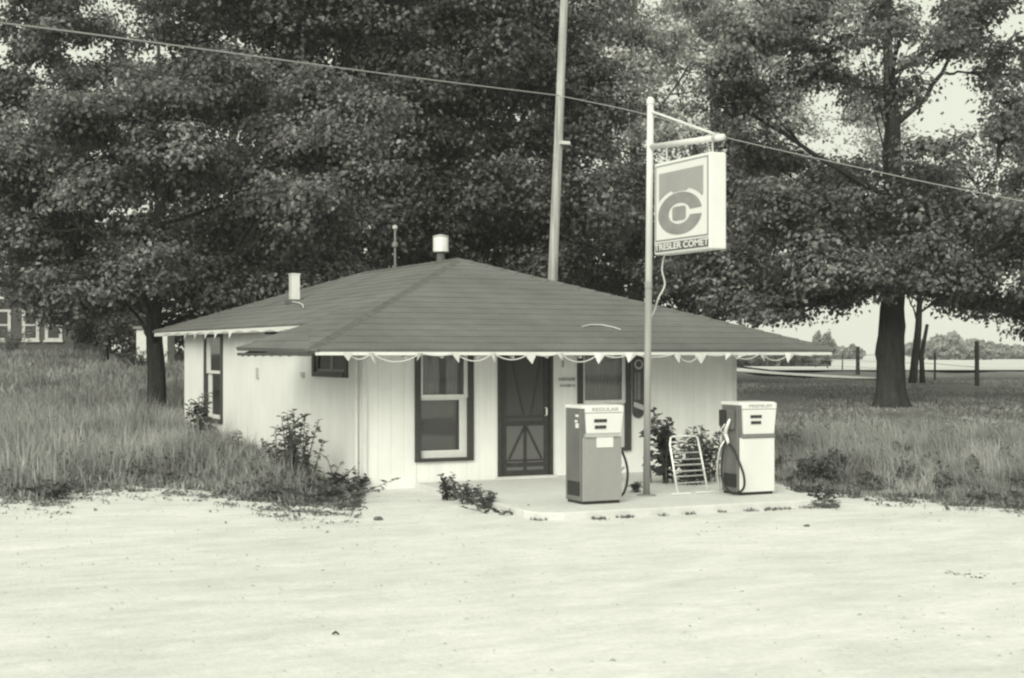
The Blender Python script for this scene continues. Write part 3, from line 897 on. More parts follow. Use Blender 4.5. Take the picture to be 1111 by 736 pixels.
hs = thing('hanging_sign', 'white box sign with grey round emblem hanging from the pole arm', 'sign', (SX, -4.1, 3.3))
PX = SX
SY0, SY1, SZ0, SZ1, ST = -3.44, -4.77, 3.30, 4.50, 0.12
MB().box(PX - ST, PX + ST, SY1, SY0, SZ0, SZ1).build('case', MT['sign_white'], hs, bevel=0.022)
for y in (-3.56, -4.64):
    MB().tube([(PX, y, SZ1 - 0.01), (PX, y, ARM_Z - 0.05)], 0.014, 6).build('hanger', MT['metal'], hs)
FW, FH = SY0 - SY1, SZ1 - SZ0
for side in (-1, 1):
    X0 = PX + side * (ST + 0.001)
    def fp(u, v):                       # u: from the pole outward in the near face, v: from the top down
        uu = u if side < 0 else 1 - u
        return (SY0 - uu * FW, SZ1 - v * FH)
    def plate(uv, d0, d1, nm, mt):
        pts_ = [fp(*p) for p in uv]
        m_ = MB(); m_.hexa([(X0 + side * d0, p[0], p[1]) for p in pts_], [(X0 + side * d1, p[0], p[1]) for p in pts_])
        return m_.build(nm, mt, hs)
    # dark rim lines
    for q in ([(0.03, 0.035), (0.97, 0.035), (0.97, 0.045), (0.03, 0.045)], [(0.03, 0.845), (0.97, 0.845), (0.97, 0.86), (0.03, 0.86)],
              [(0.03, 0.045), (0.042, 0.045), (0.042, 0.845), (0.03, 0.845)], [(0.955, 0.045), (0.97, 0.045), (0.97, 0.845), (0.955, 0.845)]):
        plate(q, 0.0, 0.005, 'face_rim', MT['sign_line'])
    cu_, cv_ = 0.475, 0.585
    ru, rv = 0.39, 0.225
    # the block over the ring, with its foot reaching down between two white arcs
    uv = [(0.10, 0.125), (0.885, 0.125), (0.885, 0.415)]
    for k_ in range(25):
        a_ = math.radians(33 + k_ * (147 - 33) / 24)
        kk = 1.0 + 0.20
        u_, v2 = cu_ + ru * kk * math.cos(a_), cv_ - rv * kk * math.sin(a_)
        if abs(u_ - cu_) < 0.125: v2 = cv_ - rv * 1.06 * math.sin(a_)
        u_ = min(max(u_, 0.10), 0.885)
        uv.append((u_, v2))
    uv.append((0.10, 0.43))
    plate(uv, 0.0005, 0.006, 'emblem_block', MT['sign_red'])
    uv = []
    g0 = 9
    for k_ in range(41):
        a_ = math.radians(g0 + k_ * (360 - 2 * g0) / 40)
        uv.append((min(cu_ + ru * math.cos(a_), 0.86), cv_ - rv * math.sin(a_)))
    for k_ in range(41):
        a_ = math.radians(360 - g0 - 6 - k_ * (360 - 2 * g0 - 12) / 40)
        uv.append((cu_ - 0.005 + 0.195 * math.cos(a_), cv_ - 0.112 * math.sin(a_)))
    # the ring is concave, so it is laid as short plates joined in one mesh
    m_ = MB()
    for k_ in range(40):
        q = [uv[k_], uv[k_ + 1], uv[81 - k_ - 1], uv[81 - k_]]
        pts_ = [fp(*p) for p in q]
        m_.hexa([(X0 + side * 0.0005, p[0], p[1]) for p in pts_], [(X0 + side * 0.006, p[0], p[1]) for p in pts_])
    m_.build('emblem_ring', MT['sign_c'], hs)
    uv = []
    for k_ in range(24):
        a_ = 2 * math.pi * k_ / 24
        c_, s_ = math.cos(a_), math.sin(a_)
        uv.append((cu_ - 0.01 + 0.12 * math.copysign(abs(c_) ** 0.35, c_), cv_ - 0.075 * math.copysign(abs(s_) ** 0.35, s_)))
    plate(uv, 0.0005, 0.006, 'emblem_centre', MT['sign_c'])
    plate([(0.03, 0.88), (0.97, 0.88), (0.97, 0.975), (0.03, 0.975)], 0.0, 0.005, 'name_band', MT['sign_band'])
    c0 = fp(0.5, 0.927)
    text('TRESLER COMET', 'lettering', 0.115, MT['sign_white'], hs, (X0 + side * 0.006, c0[0], c0[1]), (0, -1 if side < 0 else 1, 0), (0, 0, 1), stretch=1.48, bold=0.002)
MB().tube(smooth_path([(PX + 0.02, -3.47, SZ0 + 0.01), (PX + 0.05, -3.36, 3.12), (PX + 0.13, -3.3, 2.92), (PX + 0.09, -3.2, 2.74), (PX + 0.12, -3.05, 2.58), (PX + 0.05, -3.0, 2.42), (PX - 0.03, -3.08, 2.35)]), 0.012, 6).build('cable', MT['cord'], hs)

# ------------------------------------------------------------------ fuel pumps
def pump(x0_, x1_, y0_, y1_, kind, label, word):
    p = thing('fuel_pump', label, 'fuel pump', ((x0_ + x1_) / 2, (y0_ + y1_) / 2, SLAB_Z), 'fuel pumps on the apron')
    zb, zt = SLAB_Z, 1.35
    zm = 0.975 if kind == 'regular' else 0.90
    low = MT['pump_grey'] if kind == 'regular' else MT['pump_white']
    side = MT['pump_side']
    MB().box(x0_ + 0.02, x1_ - 0.02, y0_ + 0.03, y1_ - 0.02, zb - 0.01, zb + 0.05).build('plinth', MT['rubber'], p)
    # side and rear shell, then the front sheets set proud of it
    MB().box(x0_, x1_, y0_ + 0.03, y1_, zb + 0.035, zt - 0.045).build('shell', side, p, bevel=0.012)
    MB().box(x0_ + 0.035, x1_ - 0.002, y0_ + 0.005, y0_ + 0.034, zb + 0.04, zm - 0.035).build('front_panel', low, p, bevel=0.008)
    MB().box(x0_ + 0.004, x0_ + 0.04, y0_ + 0.012, y0_ + 0.05, zb + 0.04, zm - 0.03).build('corner_trim', low if kind == 'regular' else MT['pump_white'], p, bevel=0.006)
    # dial housing: a little wider at the top
    fy = y0_ - 0.012
    b_ = [(x0_ + 0.05, y0_ + 0.032), (x0_ + 0.05, fy), (x1_ - 0.02, fy), (x1_ - 0.02, y0_ + 0.032)]
    t_ = [(x0_ + 0.035, y0_ + 0.032), (x0_ + 0.035, fy - 0.01), (x1_ + 0.008, fy - 0.01), (x1_ + 0.008, y0_ + 0.032)]
    m_ = MB(); m_.hexa([(a_, c_, zm + 0.02) for a_, c_ in b_], [(a_, c_, zt - 0.10) for a_, c_ in t_])
    m_.build('dial_face', MT['pump_white'], p, bevel=0.008)
    MB().box(x0_ + 0.03, x1_ + 0.01, fy - 0.016, y0_ + 0.032, zt - 0.095, zt - 0.012).build('header', MT['pump_white'], p, bevel=0.01)
    MB().box(x0_ - 0.008, x1_ + 0.01, y0_ + 0.01, y1_ + 0.008, zt - 0.045, zt).build('top_cap', MT['pump_white'], p, bevel=0.012)
    MB().box(x0_ + 0.02, x1_ - 0.005, y0_ - 0.014, y0_ + 0.03, zm - 0.03, zm + 0.018).build('ledge', MT['chrome'] if kind == 'regular' else MT['pill_mid'], p, bevel=0.006)
    for k_, zc in enumerate((1.155, 1.075)):
        xc_ = x0_ + 0.235
        w_ = 0.088 - 0.01 * k_
        m_ = MB()
        for q in (-1, 0, 1):
            m_.box(xc_ + q * w_ * 0.68 - w_ * 0.3, xc_ + q * w_ * 0.68 + w_ * 0.3, fy - 0.0155, fy - 0.006, zc - 0.017, zc + 0.017)
        m_.build('counter', MT['pump_dark'], p)
        MB().box(xc_ - w_ * 1.05, xc_ + w_ * 1.05, fy - 0.0125, fy - 0.004, zc - 0.022, zc + 0.022).build('counter_rim', MT['pill_mid'], p)
    text(word, 'lettering', 0.062, MT['letter_grey'], p, ((x0_ + x1_) / 2 + 0.02, fy - 0.0175, zt - 0.055), (1, 0, 0), (0, 0, 1), stretch=1.45)
    sx = x0_ - 0.001
    # side panel trim
    MB().box(sx - 0.004, sx, y0_ + 0.09, y1_ - 0.06, zb + 0.1, zb + 0.28).build('side_vent', MT['rubber'], p)
    m_ = MB(); m_.box(sx - 0.003, sx, y0_ + 0.07, y0_ + 0.078, zb + 0.05, zt - 0.06); m_.box(sx - 0.003, sx, y1_ - 0.04, y1_ - 0.032, zb + 0.05, zt - 0.06)
    m_.build('seam', MT['pump_grey'], p)
    if kind == 'regular':
        MB().box(x0_ + 0.19, x1_ - 0.13, y0_ - 0.004, y0_ + 0.004, 0.815, 0.945).build('price_plate', MT['pump_white'], p)
        for (ya, yb, za, zb_) in ((0.12, 0.2, 1.2, 1.23), (0.15, 0.22, 1.13, 1.16), (0.12, 0.2, 1.06, 1.12)):
            MB().box(sx - 0.005, sx, y0_ + ya, y0_ + yb, za, zb_).build('sticker', MT['pump_white'], p)
        MB().tube(smooth_path([(x1_ - 0.01, y0_ + 0.2, 0.86), (x1_ + 0.06, y0_ + 0.17, 0.80), (x1_ + 0.12, y0_ + 0.14, 0.66), (x1_ + 0.15, y0_ + 0.12, 0.50), (x1_ + 0.14, y0_ + 0.12, 0.34), (x1_ + 0.09, y0_ + 0.13, 0.20), (x1_ - 0.01, y0_ + 0.17, 0.145)]), 0.0165, 10).build('hose', MT['rubber'], p, smooth=True)
        MB().box(x1_, x1_ + 0.05, y0_ + 0.14, y0_ + 0.26, 0.80, 1.1).build('nozzle_boot', side, p, bevel=0.01)
    else:
        MB().box(sx - 0.05, sx, y0_ + 0.12, y1_ - 0.03, 0.98, 1.24).build('nozzle_boot', MT['pump_side'], p, bevel=0.012)
        MB().box(sx - 0.07, sx - 0.05, y0_ + 0.26, y1_ - 0.04, 1.02, 1.24).build('boot_lip', MT['pump_dark'], p)
        nz = MB()
        nz.tube([(sx - 0.085, y0_ + 0.24, 0.90), (sx - 0.09, y0_ + 0.20, 1.0), (sx - 0.09, y0_ + 0.12, 1.12)], [0.03, 0.027, 0.016], 10)
        nz.tube([(sx - 0.085, y0_ + 0.26, 0.92), (sx - 0.11, y0_ + 0.32, 0.96), (sx - 0.10, y0_ + 0.22, 1.05)], 0.008, 6)
        nz.tube([(sx - 0.085, y0_ + 0.23, 0.92), (sx - 0.085, y0_ + 0.18, 0.84), (sx - 0.08, y0_ + 0.16, 0.78)], [0.03, 0.024, 0.02], 10)
        nz.build('nozzle', MT['bright'], p, smooth=True)
        MB().tube(smooth_path([(sx - 0.08, y0_ + 0.16, 0.79), (sx - 0.10, y0_ + 0.02, 0.72), (sx - 0.09, y0_ - 0.10, 0.56), (sx - 0.05, y0_ - 0.15, 0.38), (sx - 0.03, y0_ - 0.12, 0.22), (sx - 0.04, y0_ + 0.0, 0.14), (sx - 0.06, y0_ + 0.12, 0.13), (sx - 0.09, y0_ + 0.22, 0.2), (sx - 0.11, y0_ + 0.28, 0.36), (sx - 0.10, y0_ + 0.29, 0.6), (sx - 0.06, y0_ + 0.28, 0.78), (sx + 0.01, y0_ + 0.28, 0.86)]), 0.0165, 10).build('hose', MT['rubber'], p, smooth=True)
        MB().tube(smooth_path([(sx - 0.09, y0_ + 0.36, 0.14), (sx - 0.12, y0_ + 0.37, 0.4), (sx - 0.10, y0_ + 0.36, 0.66), (sx - 0.04, y0_ + 0.34, 0.8), (sx + 0.01, y0_ + 0.33, 0.82)]), 0.015, 8).build('hose_guard', MT['chrome'], p, smooth=True)
    return p
pump(1.56, 2.12, -3.82, -3.34, 'regular', 'grey fuel pump with white dial face marked regular', 'REGULAR')
pump(4.02, 4.58, -3.69, -3.24, 'premium', 'white fuel pump with looped hose marked premium', 'PREMIUM')

# ------------------------------------------------------------------ tube rack between the pumps
rk = thing('wire_rack', 'bent silver tube display rack with cross bars beside the white pump', 'rack', (3.66, -3.03, SLAB_Z))
zf = SLAB_Z + 0.02
def lerp(p, q, t): return tuple(p[i] + (q[i] - p[i]) * t for i in range(3))
fl_, tl_, tr_, fr_ = (3.400, -3.100, zf), (3.420, -2.860, 0.80), (3.900, -2.840, 0.80), (3.940, -3.020, zf)
MB().tube([fl_, lerp(fl_, tl_, .5), lerp(fl_, tl_, .93), (3.445, -2.850, 0.845), (3.490, -2.845, 0.86), (3.840, -2.840, 0.86), (3.885, -2.840, 0.845), lerp(fr_, tr_, .93), lerp(fr_, tr_, .5), fr_], 0.0145, 8).build('frame', MT['bright'], rk, smooth=True)
for t in (0.17, 0.30, 0.40, 0.52, 0.63, 0.76):
    MB().tube([lerp(fl_, tl_, t), lerp(fr_, tr_, t)], 0.009 if t not in (.40, .52) else 0.012, 6).build('cross_bar', MT['metal'], rk)
MB().tube([(3.200, -3.260, zf - 0.004), (3.500, -3.270, zf - 0.004)], 0.014, 8).build('foot', MT['bright'], rk)
MB().tube([(3.620, -3.210, zf - 0.004), (3.920, -3.200, zf - 0.004)], 0.014, 8).build('foot', MT['bright'], rk)
MB().tube([(3.360, -3.265, zf - 0.002), fl_], 0.012, 8).build('foot_tie', MT['bright'], rk)
MB().tube([(3.780, -3.205, zf - 0.002), fr_], 0.012, 8).build('foot_tie', MT['bright'], rk)

# ------------------------------------------------------------------ poles and wires
up = thing('utility_pole', 'weathered leaning wooden utility pole behind the roof', 'utility pole', G(593.5, 40))
b_ = Vector(G(593.5, 40, -0.3)); t_ = Vector(W(px_x(614.5, 40), 40, px_z(-60, 40)))
MB().tube([tuple(b_.lerp(t_, k_ / 8)) for k_ in range(9)], [0.155 - 0.045 * k_ / 8 for k_ in range(9)], 12).build('shaft', MT['wood_pole'], up, smooth=True)
q_ = b_.lerp(t_, 0.58)
MB().box(q_.x - 0.03, q_.x + 0.25, q_.y - 0.25, q_.y - 0.05, q_.z - 0.05, q_.z + 0.04).build('bracket', MT['bright'], up)
wire_pts = []
ctrl = [(-60, 18, 22), (112, 39, 26), (430, 82, 34), (607, 104, 39.8)]
def cat(points):
    P_ = [Vector(W(px_x(px, Z), Z, px_z(py, Z))) for px, py, Z in points]
    out = []
    for i in range(len(P_) - 1):
        p0, p1, p2, p3 = P_[max(i - 1, 0)], P_[i], P_[i + 1], P_[min(i + 2, len(P_) - 1)]
        for k_ in range(8):
            t = k_ / 8
            out.append(tuple(0.5 * ((2 * p1) + (p2 - p0) * t + (2 * p0 - 5 * p1 + 4 * p2 - p3) * t * t + (3 * p1 - p0 - 3 * p2 + p3) * t ** 3)))
    out.append(tuple(P_[-1]))
    return out
_o = MB().tube(cat(ctrl), 0.016, 6).build('overhead_wire', MT['wire'])
tag(_o, 'pale overhead wire running from the upper left to the utility pole', 'wire')
_o = MB().tube(cat([(607, 104, 39.8), (700, 124, 38), (790, 150, 36.5), (950, 186, 35), (1030, 203, 34.4), (1160, 228, 34)]), 0.010, 6).build('overhead_wire', MT['wire'])
tag(_o, 'thin overhead wire running right from the utility pole past the maple', 'wire')

fc = thing('wire_fence', 'sparse post and wire fence along the far edge of the lawn', 'fence', W(16.1, 49, 0.86))
def fence_at(s):      # s in posts of 31 m
    return 16.1 + 3.4 * s, 49 + 31 * s
tops = []
for s4 in range(0, 19):
    s = s4 / 4
    xc, Z = fence_at(s)
    xc += random.uniform(-.15, .15)
    g = float(terrain(np.array(xc), np.array(Z)))
    big = s4 % 4 == 0
    h_, r_ = (1.5 if not s4 == 0 else 1.6, 0.12 if Z > 60 else 0.085) if big else (1.15, 0.045)
    p = W(xc, Z, g)
    MB().tube([(p[0], p[1], g - 0.2), (p[0] + random.uniform(-.04, .04), p[1], g + h_)], [r_, r_ * .85], 7).build('post', MT['post_wood'], fc)
    tops.append((p[0], p[1], g))
for hh in (0.35, 0.7, 1.05):
    MB().tube([(a_, c_, g + hh) for a_, c_, g in tops], 0.014, 4).build('wire', MT['wire'], fc)

# ------------------------------------------------------------------ foliage generators
def leaf_quads(centers, normals, axes, length, width, fold=0.15):
    """one folded diamond leaf of two triangles for each centre"""
    n = len(centers)
    side = np.cross(normals, axes)
    L_ = length[:, None]; Wd = width[:, None]
    base = centers - axes * L_ * 0.5
    tip = centers + axes * L_ * 0.5 - normals * L_ * 0.12
    l = centers - side * Wd * 0.5 + normals * Wd * fold - axes * L_ * 0.08
    r = centers + side * Wd * 0.5 + normals * Wd * fold - axes * L_ * 0.08
    v = np.stack([base, r, tip, l], 1).reshape(-1, 3)
    i = np.arange(n) * 4
    f = np.concatenate([np.stack([i, i + 1, i + 2], 1), np.stack([i, i + 2, i + 3], 1)])
    return v, f

def unit(a):
    return a / np.maximum(np.linalg.norm(a, axis=1, keepdims=True), 1e-9)

def tubes_np(paths, radii, sides=5):
    """many tapered tubes with the same number of rungs: paths (n,k,3), radii (n,k)"""
    n, k, _ = paths.shape
    tan = np.empty_like(paths)
    tan[:, 1:-1] = paths[:, 2:] - paths[:, :-2]
    tan[:, 0] = paths[:, 1] - paths[:, 0]; tan[:, -1] = paths[:, -1] - paths[:, -2]
    tan /= np.maximum(np.linalg.norm(tan, axis=2, keepdims=True), 1e-9)
    ref = np.zeros_like(tan); ref[..., 0] = 0.31; ref[..., 1] = 0.95
    u = np.cross(tan, ref); u /= np.maximum(np.linalg.norm(u, axis=2, keepdims=True), 1e-9)
    w = np.cross(tan, u)
    a = np.arange(sides) * 2 * np.pi / sides
    ring = u[:, :, None, :] * np.cos(a)[None, None, :, None] + w[:, :, None, :] * np.sin(a)[None, None, :, None]
    v = paths[:, :, None, :] + ring * radii[:, :, None, None]
    v = v.reshape(-1, 3)
    b = (np.arange(n) * k * sides)[:, None, None] + (np.arange(k - 1) * sides)[None, :, None] + np.arange(sides)[None, None, :]
    b2 = (np.arange(n) * k * sides)[:, None, None] + (np.arange(k - 1) * sides)[None, :, None] + ((np.arange(sides) + 1) % sides)[None, None, :]
    f = np.stack([b, b2, b2 + sides, b + sides], -1).reshape(-1, 4)
    return v, f

def cam_dir(dx, dy):
    return np.stack([dx * RX + dy * FX, dx * RY + dy * FY], -1)

def tree(name, label, px, Z, trunk_r, top, crown, nlobe, lobe_r, nclump, per, leaf, mat, bark='bark', group='trees around the station', seed=1, lean=0.0,
         flare=1.5, shell=0.45, clump_r=0.5, skirt=None, cluster_flat=0.6, extra=None, limb_r=0.22, hmin=2.0, burls=()):
    """crown: ellipsoids (lateral, depth, height, r lateral, r depth, r height) in metres from the trunk foot"""
    R = np.random.default_rng(seed)
    g = Vector(G(px, Z))
    t = thing(name, label, 'tree', tuple(g), group)
    gx, gy, gz = g
    # trunk
    K = 14
    hh = np.linspace(0, 1, K)
    wobx, woby = np.cumsum(R.standard_normal(K) * 0.05) * top / 12, np.cumsum(R.standard_normal(K) * 0.05) * top / 12
    wobx[:3] = 0; woby[:3] = 0
    path = np.stack([gx + wobx + lean * hh * RX, gy + woby + lean * hh * RY, gz - 0.15 + hh * top], 1)
    rad = trunk_r * (1 - 0.85 * hh ** 1.1) + trunk_r * (flare - 1) * np.exp(-hh * top / 0.35)
    KK = 12
    mb = MB()
    hs_ = np.concatenate([[0, .12, .25, .4, .6, .85, 1.1, 1.4], np.linspace(1.65, 3.2, 7), np.linspace(3.6, top, 18)])
    pp = np.stack([np.interp(hs_ / top, hh, path[:, i]) for i in range(3)], 1)
    rr = trunk_r * (1 - 0.85 * (hs_ / top) ** 1.25) + trunk_r * (flare - 1) * np.exp(-hs_ / 0.3)
    sides = 28
    for i in range(len(hs_)):
        for k_ in range(sides):
            a_ = 2 * math.pi * k_ / sides
            lob = 1 + (0.16 * math.exp(-hs_[i] / 0.35) + 0.03) * math.sin(a_ * 5 + seed) + 0.03 * math.sin(a_ * 2 + hs_[i] * 1.7) + 0.022 * math.sin(a_ * 9 + hs_[i] * 0.9) + R.uniform(-0.02, 0.02)
            for (bh, bp, ba) in burls:        # burls: height, direction (camera-left is pi), size
                da = (a_ + YAW - bp + math.pi) % (2 * math.pi) - math.pi
                lob += ba * math.exp(-((hs_[i] - bh) / 0.15) ** 2 - (da / 0.35) ** 2)
            mb.v.append((pp[i, 0] + rr[i] * lob * math.cos(a_), pp[i, 1] + rr[i] * lob * math.sin(a_), pp[i, 2]))
    for i in range(len(hs_) - 1):
        for k_ in range(sides):
            k2 = (k_ + 1) % sides
            mb.f.append((i * sides + k_, i * sides + k2, (i + 1) * sides + k2, (i + 1) * sides + k_))
    mb.build('trunk', MT[bark], t, smooth=True)
    # lobes of the crown
    vols = np.array([c[3] * c[4] * c[5] for c in crown]) ** 0.8
    pick = R.choice(len(crown), nlobe, p=vols / vols.sum())
    dirs = unit(R.standard_normal((nlobe, 3)))
    rr_ = shell + (1 - shell) * R.random(nlobe) ** 0.7
    C_ = np.array(crown)[pick]
    loc = C_[:, :3] + dirs * C_[:, 3:] * rr_[:, None]
    if skirt is not None:
        loc[:, 2] = np.maximum(loc[:, 2], skirt)
    if extra:
        loc = np.concatenate([loc, np.array(extra, float)])
        nlobe = len(loc)
    xy = cam_dir(loc[:, 0], loc[:, 1])
    lob = np.stack([gx + xy[:, 0], gy + xy[:, 1], gz + loc[:, 2]], 1)
    # limbs: a few main ones leave the trunk, the rest fork off them
    k = 11
    tt = np.linspace(0, 1, k)[None, :, None]
    npri = min(nlobe, 10)
    order = [int(np.argmax(np.linalg.norm(loc[:, :2], axis=1)))]
    dist = np.linalg.norm(lob - lob[order[0]], axis=1)
    for _ in range(npri - 1):
        q = int(np.argmax(dist)); order.append(q)
        dist = np.minimum(dist, np.linalg.norm(lob - lob[q], axis=1))
    def path_to(st, en, bend):
        L_ = np.linalg.norm(en - st, axis=1)
        ct = st * 0.5 + en * 0.5
        ct[:, 2] += bend * L_ * R.normal(0.6, 0.4, len(st))
        ct[:, :2] += R.standard_normal((len(st), 2)) * 0.08 * L_[:, None]
        out = st[:, None] * (1 - tt) ** 2 + 2 * ct[:, None] * tt * (1 - tt) + en[:, None] * tt ** 2
        return out + R.standard_normal(out.shape) * 0.03 * (tt * (1 - tt) * 4)
    limb = np.zeros((nlobe, k, 3)); lr = np.zeros((nlobe, k))
    pi_ = np.array(order)
    hl = np.clip(loc[pi_, 2] * (0.4 + 0.35 * R.random(npri)), hmin, 0.85 * top)
    hl = np.minimum(hl, np.maximum(loc[pi_, 2] * 0.95, hmin))
    st = np.stack([np.interp(hl / top, hh, path[:, i_]) for i_ in range(3)], 1)
    limb[pi_] = path_to(st, lob[pi_], -0.10)
    r0 = trunk_r * (1 - 0.7 * hl / top) * (limb_r + 0.12) * R.uniform(0.7, 1.1, npri)
    lr[pi_] = r0[:, None] * (1 - 0.85 * np.linspace(0, 1, k)[None, :]) + 0.012
    done = list(order)
    rest = [q for q in np.argsort(np.linalg.norm(lob - lob.mean(0), axis=1)) if q not in set(order)]
    for q in rest:
        cand = limb[done][:, 2:9].reshape(-1, 3); cr = lr[done][:, 2:9].reshape(-1)
        dd = np.linalg.norm(cand - lob[q], axis=1) + 0.9 * np.maximum(cand[:, 2] - lob[q][2], 0)
        b_i = int(np.argmin(dd))
        limb[q] = path_to(cand[b_i][None], lob[q][None], 0.06)[0]
        lr[q] = min(cr[b_i] * 0.7, 0.07) * (1 - 0.85 * np.linspace(0, 1, k)) + 0.008
        done.append(q)
    v1, f1 = tubes_np(limb, lr, 6)
    # clumps and their twigs
    ci = R.integers(0, nlobe, nclump)
    cd = unit(R.standard_normal((nclump, 3)))
    off = cd * (lobe_r * R.random(nclump) ** 0.45 * R.uniform(0.75, 1.15, nlobe)[ci])[:, None]
    off[:, 2] *= 0.62
    cl = lob[ci] + off
    tb = R.uniform(0.55, 0.98, nclump)
    ti = np.clip((tb * (k - 1)).astype(int), 0, k - 1)
    s0 = limb[ci, ti]
    t4 = np.linspace(0, 1, 4)[None, :, None]
    mid = (s0 + cl) / 2; mid[:, 2] += 0.1
    tw = s0[:, None] * (1 - t4) ** 2 + 2 * mid[:, None] * t4 * (1 - t4) + cl[:, None] * t4 ** 2
    v2, f2 = tubes_np(tw, np.tile(np.array([0.028, 0.02, 0.013, 0.006]), (nclump, 1)), 3)
    np_mesh('branches', np.concatenate([v1, v2]), np.concatenate([f1, f2 + len(v1)]), MT[bark], t, smooth=True)
    # leaves
    n = nclump * per
    lc = np.repeat(cl, per, 0)
    sc = np.repeat(clump_r * R.uniform(0.6, 1.35, nclump), per)[:, None]
    d = R.standard_normal((n, 3)); d[:, 2] *= cluster_flat
    pos = lc + d * sc * 0.62
    outw = pos - np.repeat(lob[ci], per, 0); outw = unit(outw)
    up_ = np.array([[0, 0, 1.0]])
    cout = unit(d * np.array([[1, 1, 1 / cluster_flat]]))
    nrm = unit(up_ * 0.6 + outw * 0.35 + cout * 0.45 + R.standard_normal((n, 3)) * 0.42)
    ax = R.standard_normal((n, 3)) + outw * 0.6; ax[:, 2] -= 0.35
    ax = unit(ax - nrm * (ax * nrm).sum(1, keepdims=True))
    ln = leaf * R.uniform(0.65, 1.35, n)
    ztop = px_z(-25, Z)                    # above the frame: fewer, larger leaves, enough to shade what is below
    hi = pos[:, 2] > ztop
    kp = ~hi | (R.random(n) < 0.3)
    ln = np.where(hi, ln * 1.7, ln)
    pos, nrm, ax, ln = pos[kp], nrm[kp], ax[kp], ln[kp]; n = len(pos)
    v3, f3 = leaf_quads(pos, nrm, ax, ln, ln * R.uniform(0.55, 0.85, n))
    np_mesh('crown', v3, f3, mat, t)
    return t

def plant(name, label, x, y, z, height, spread, nstem, nleaf, leaf, mat, seed, group=None, droop=0.3, upright=0.5, cat='plant', wide=0.45):
    R = np.random.default_rng(seed)
    t = thing(name, label, cat, (x, y, z), group)
    k = 6
    ang = R.random(nstem) * 2 * np.pi
    reach = spread * (0.15 + 0.85 * R.random(nstem) ** 0.7) * (1 - upright * 0.5)
    hs = height * R.uniform(0.55, 1.0, nstem)
    b0 = np.stack([x + R.normal(0, spread * 0.22, nstem), y + R.normal(0, spread * 0.22, nstem), np.full(nstem, z - 0.02)], 1)
    tp = b0 + np.stack([reach * np.cos(ang), reach * np.sin(ang), hs], 1)
    md = (b0 + tp) / 2; md[:, 2] += 0.18 * hs
    tt = np.linspace(0, 1, k)[None, :, None]
    st = b0[:, None] * (1 - tt) ** 2 + 2 * md[:, None] * tt * (1 - tt) + tp[:, None] * tt ** 2
    v, f = tubes_np(st, np.tile(np.linspace(0.011, 0.004, k) * (0.5 + height * 0.5), (nstem, 1)), 4)
    np_mesh('stems', v, f, MT['stem'], t)
    n = nstem * nleaf
    si = np.repeat(np.arange(nstem), nleaf)
    u = 0.08 + 0.92 * R.random(n) ** 0.8
    fi = u * (k - 1); i0 = np.clip(fi.astype(int), 0, k - 2); fr = (fi - i0)[:, None]
    p = st[si, i0] * (1 - fr) + st[si, i0 + 1] * fr
    a = R.random(n) * 2 * np.pi
    ax = np.stack([np.cos(a), np.sin(a), R.uniform(-droop, 0.75, n)], 1)
    ax = unit(ax)
    nr = unit(np.array([[0, 0, 1.0]]) * 0.8 + R.standard_normal((n, 3)) * 0.4)
    nr = unit(nr - ax * (nr * ax).sum(1, keepdims=True))
    ln = leaf * R.uniform(0.55, 1.3, n) * (1.15 - 0.45 * u)
    pos = p + ax * (ln * 0.55)[:, None]
    v, f = leaf_quads(pos, nr, ax, ln, ln * wide * R.uniform(0.8, 1.2, n))
    np_mesh('foliage', v, f, mat, t)
    return t

def blades(name, label, pts, h, w, mat, seed, lean=0.95):
    """grass: bent tapered blades of three triangles each; pts (n,3) foot points"""
    R = np.random.default_rng(seed)
    n = len(pts)
    a = R.random(n) * 2 * np.pi
    a = a * 0.5 + 1.5 * vnoise(pts[:, 0], pts[:, 1], 0.5, seed + 9) * 2
    ld = np.stack([np.cos(a), np.sin(a), np.zeros(n)], 1) * (h * lean * R.random(n))[:, None]
    b = R.random(n) * np.pi
    sd = np.stack([np.cos(b), np.sin(b), np.zeros(n)], 1) * (w * 0.5)[:, None]
    up_ = np.zeros((n, 3)); up_[:, 2] = h
    m_ = pts + up_ * 0.6 + ld * 0.3
    tp = pts + up_ + ld
    tp[:, 2] -= np.linalg.norm(ld, axis=1) * 0.35
    v = np.stack([pts - sd, pts + sd, m_ + sd * 0.75, m_ - sd * 0.75, tp], 1).reshape(-1, 3)
    i = np.arange(n) * 5
    f = np.concatenate([np.stack([i, i + 1, i + 2], 1), np.stack([i, i + 2, i + 3], 1), np.stack([i + 3, i + 2, i + 4], 1)])
    o = np_mesh(name, v, f, mat)
    tag(o, kind='stuff'); o['label'] = label
    return o

# ------------------------------------------------------------------ grass
def vnoise(x, y, s, seed):
    R = np.random.default_rng(seed)
    out = np.zeros_like(x)
    for k_ in range(5):
        a, b, c = R.normal(0, 1 / s, 2).tolist() + [R.random() * 6.28]
        out += np.sin(a * x * 2.2 + b * y * 2.2 + c)
    return out / 5

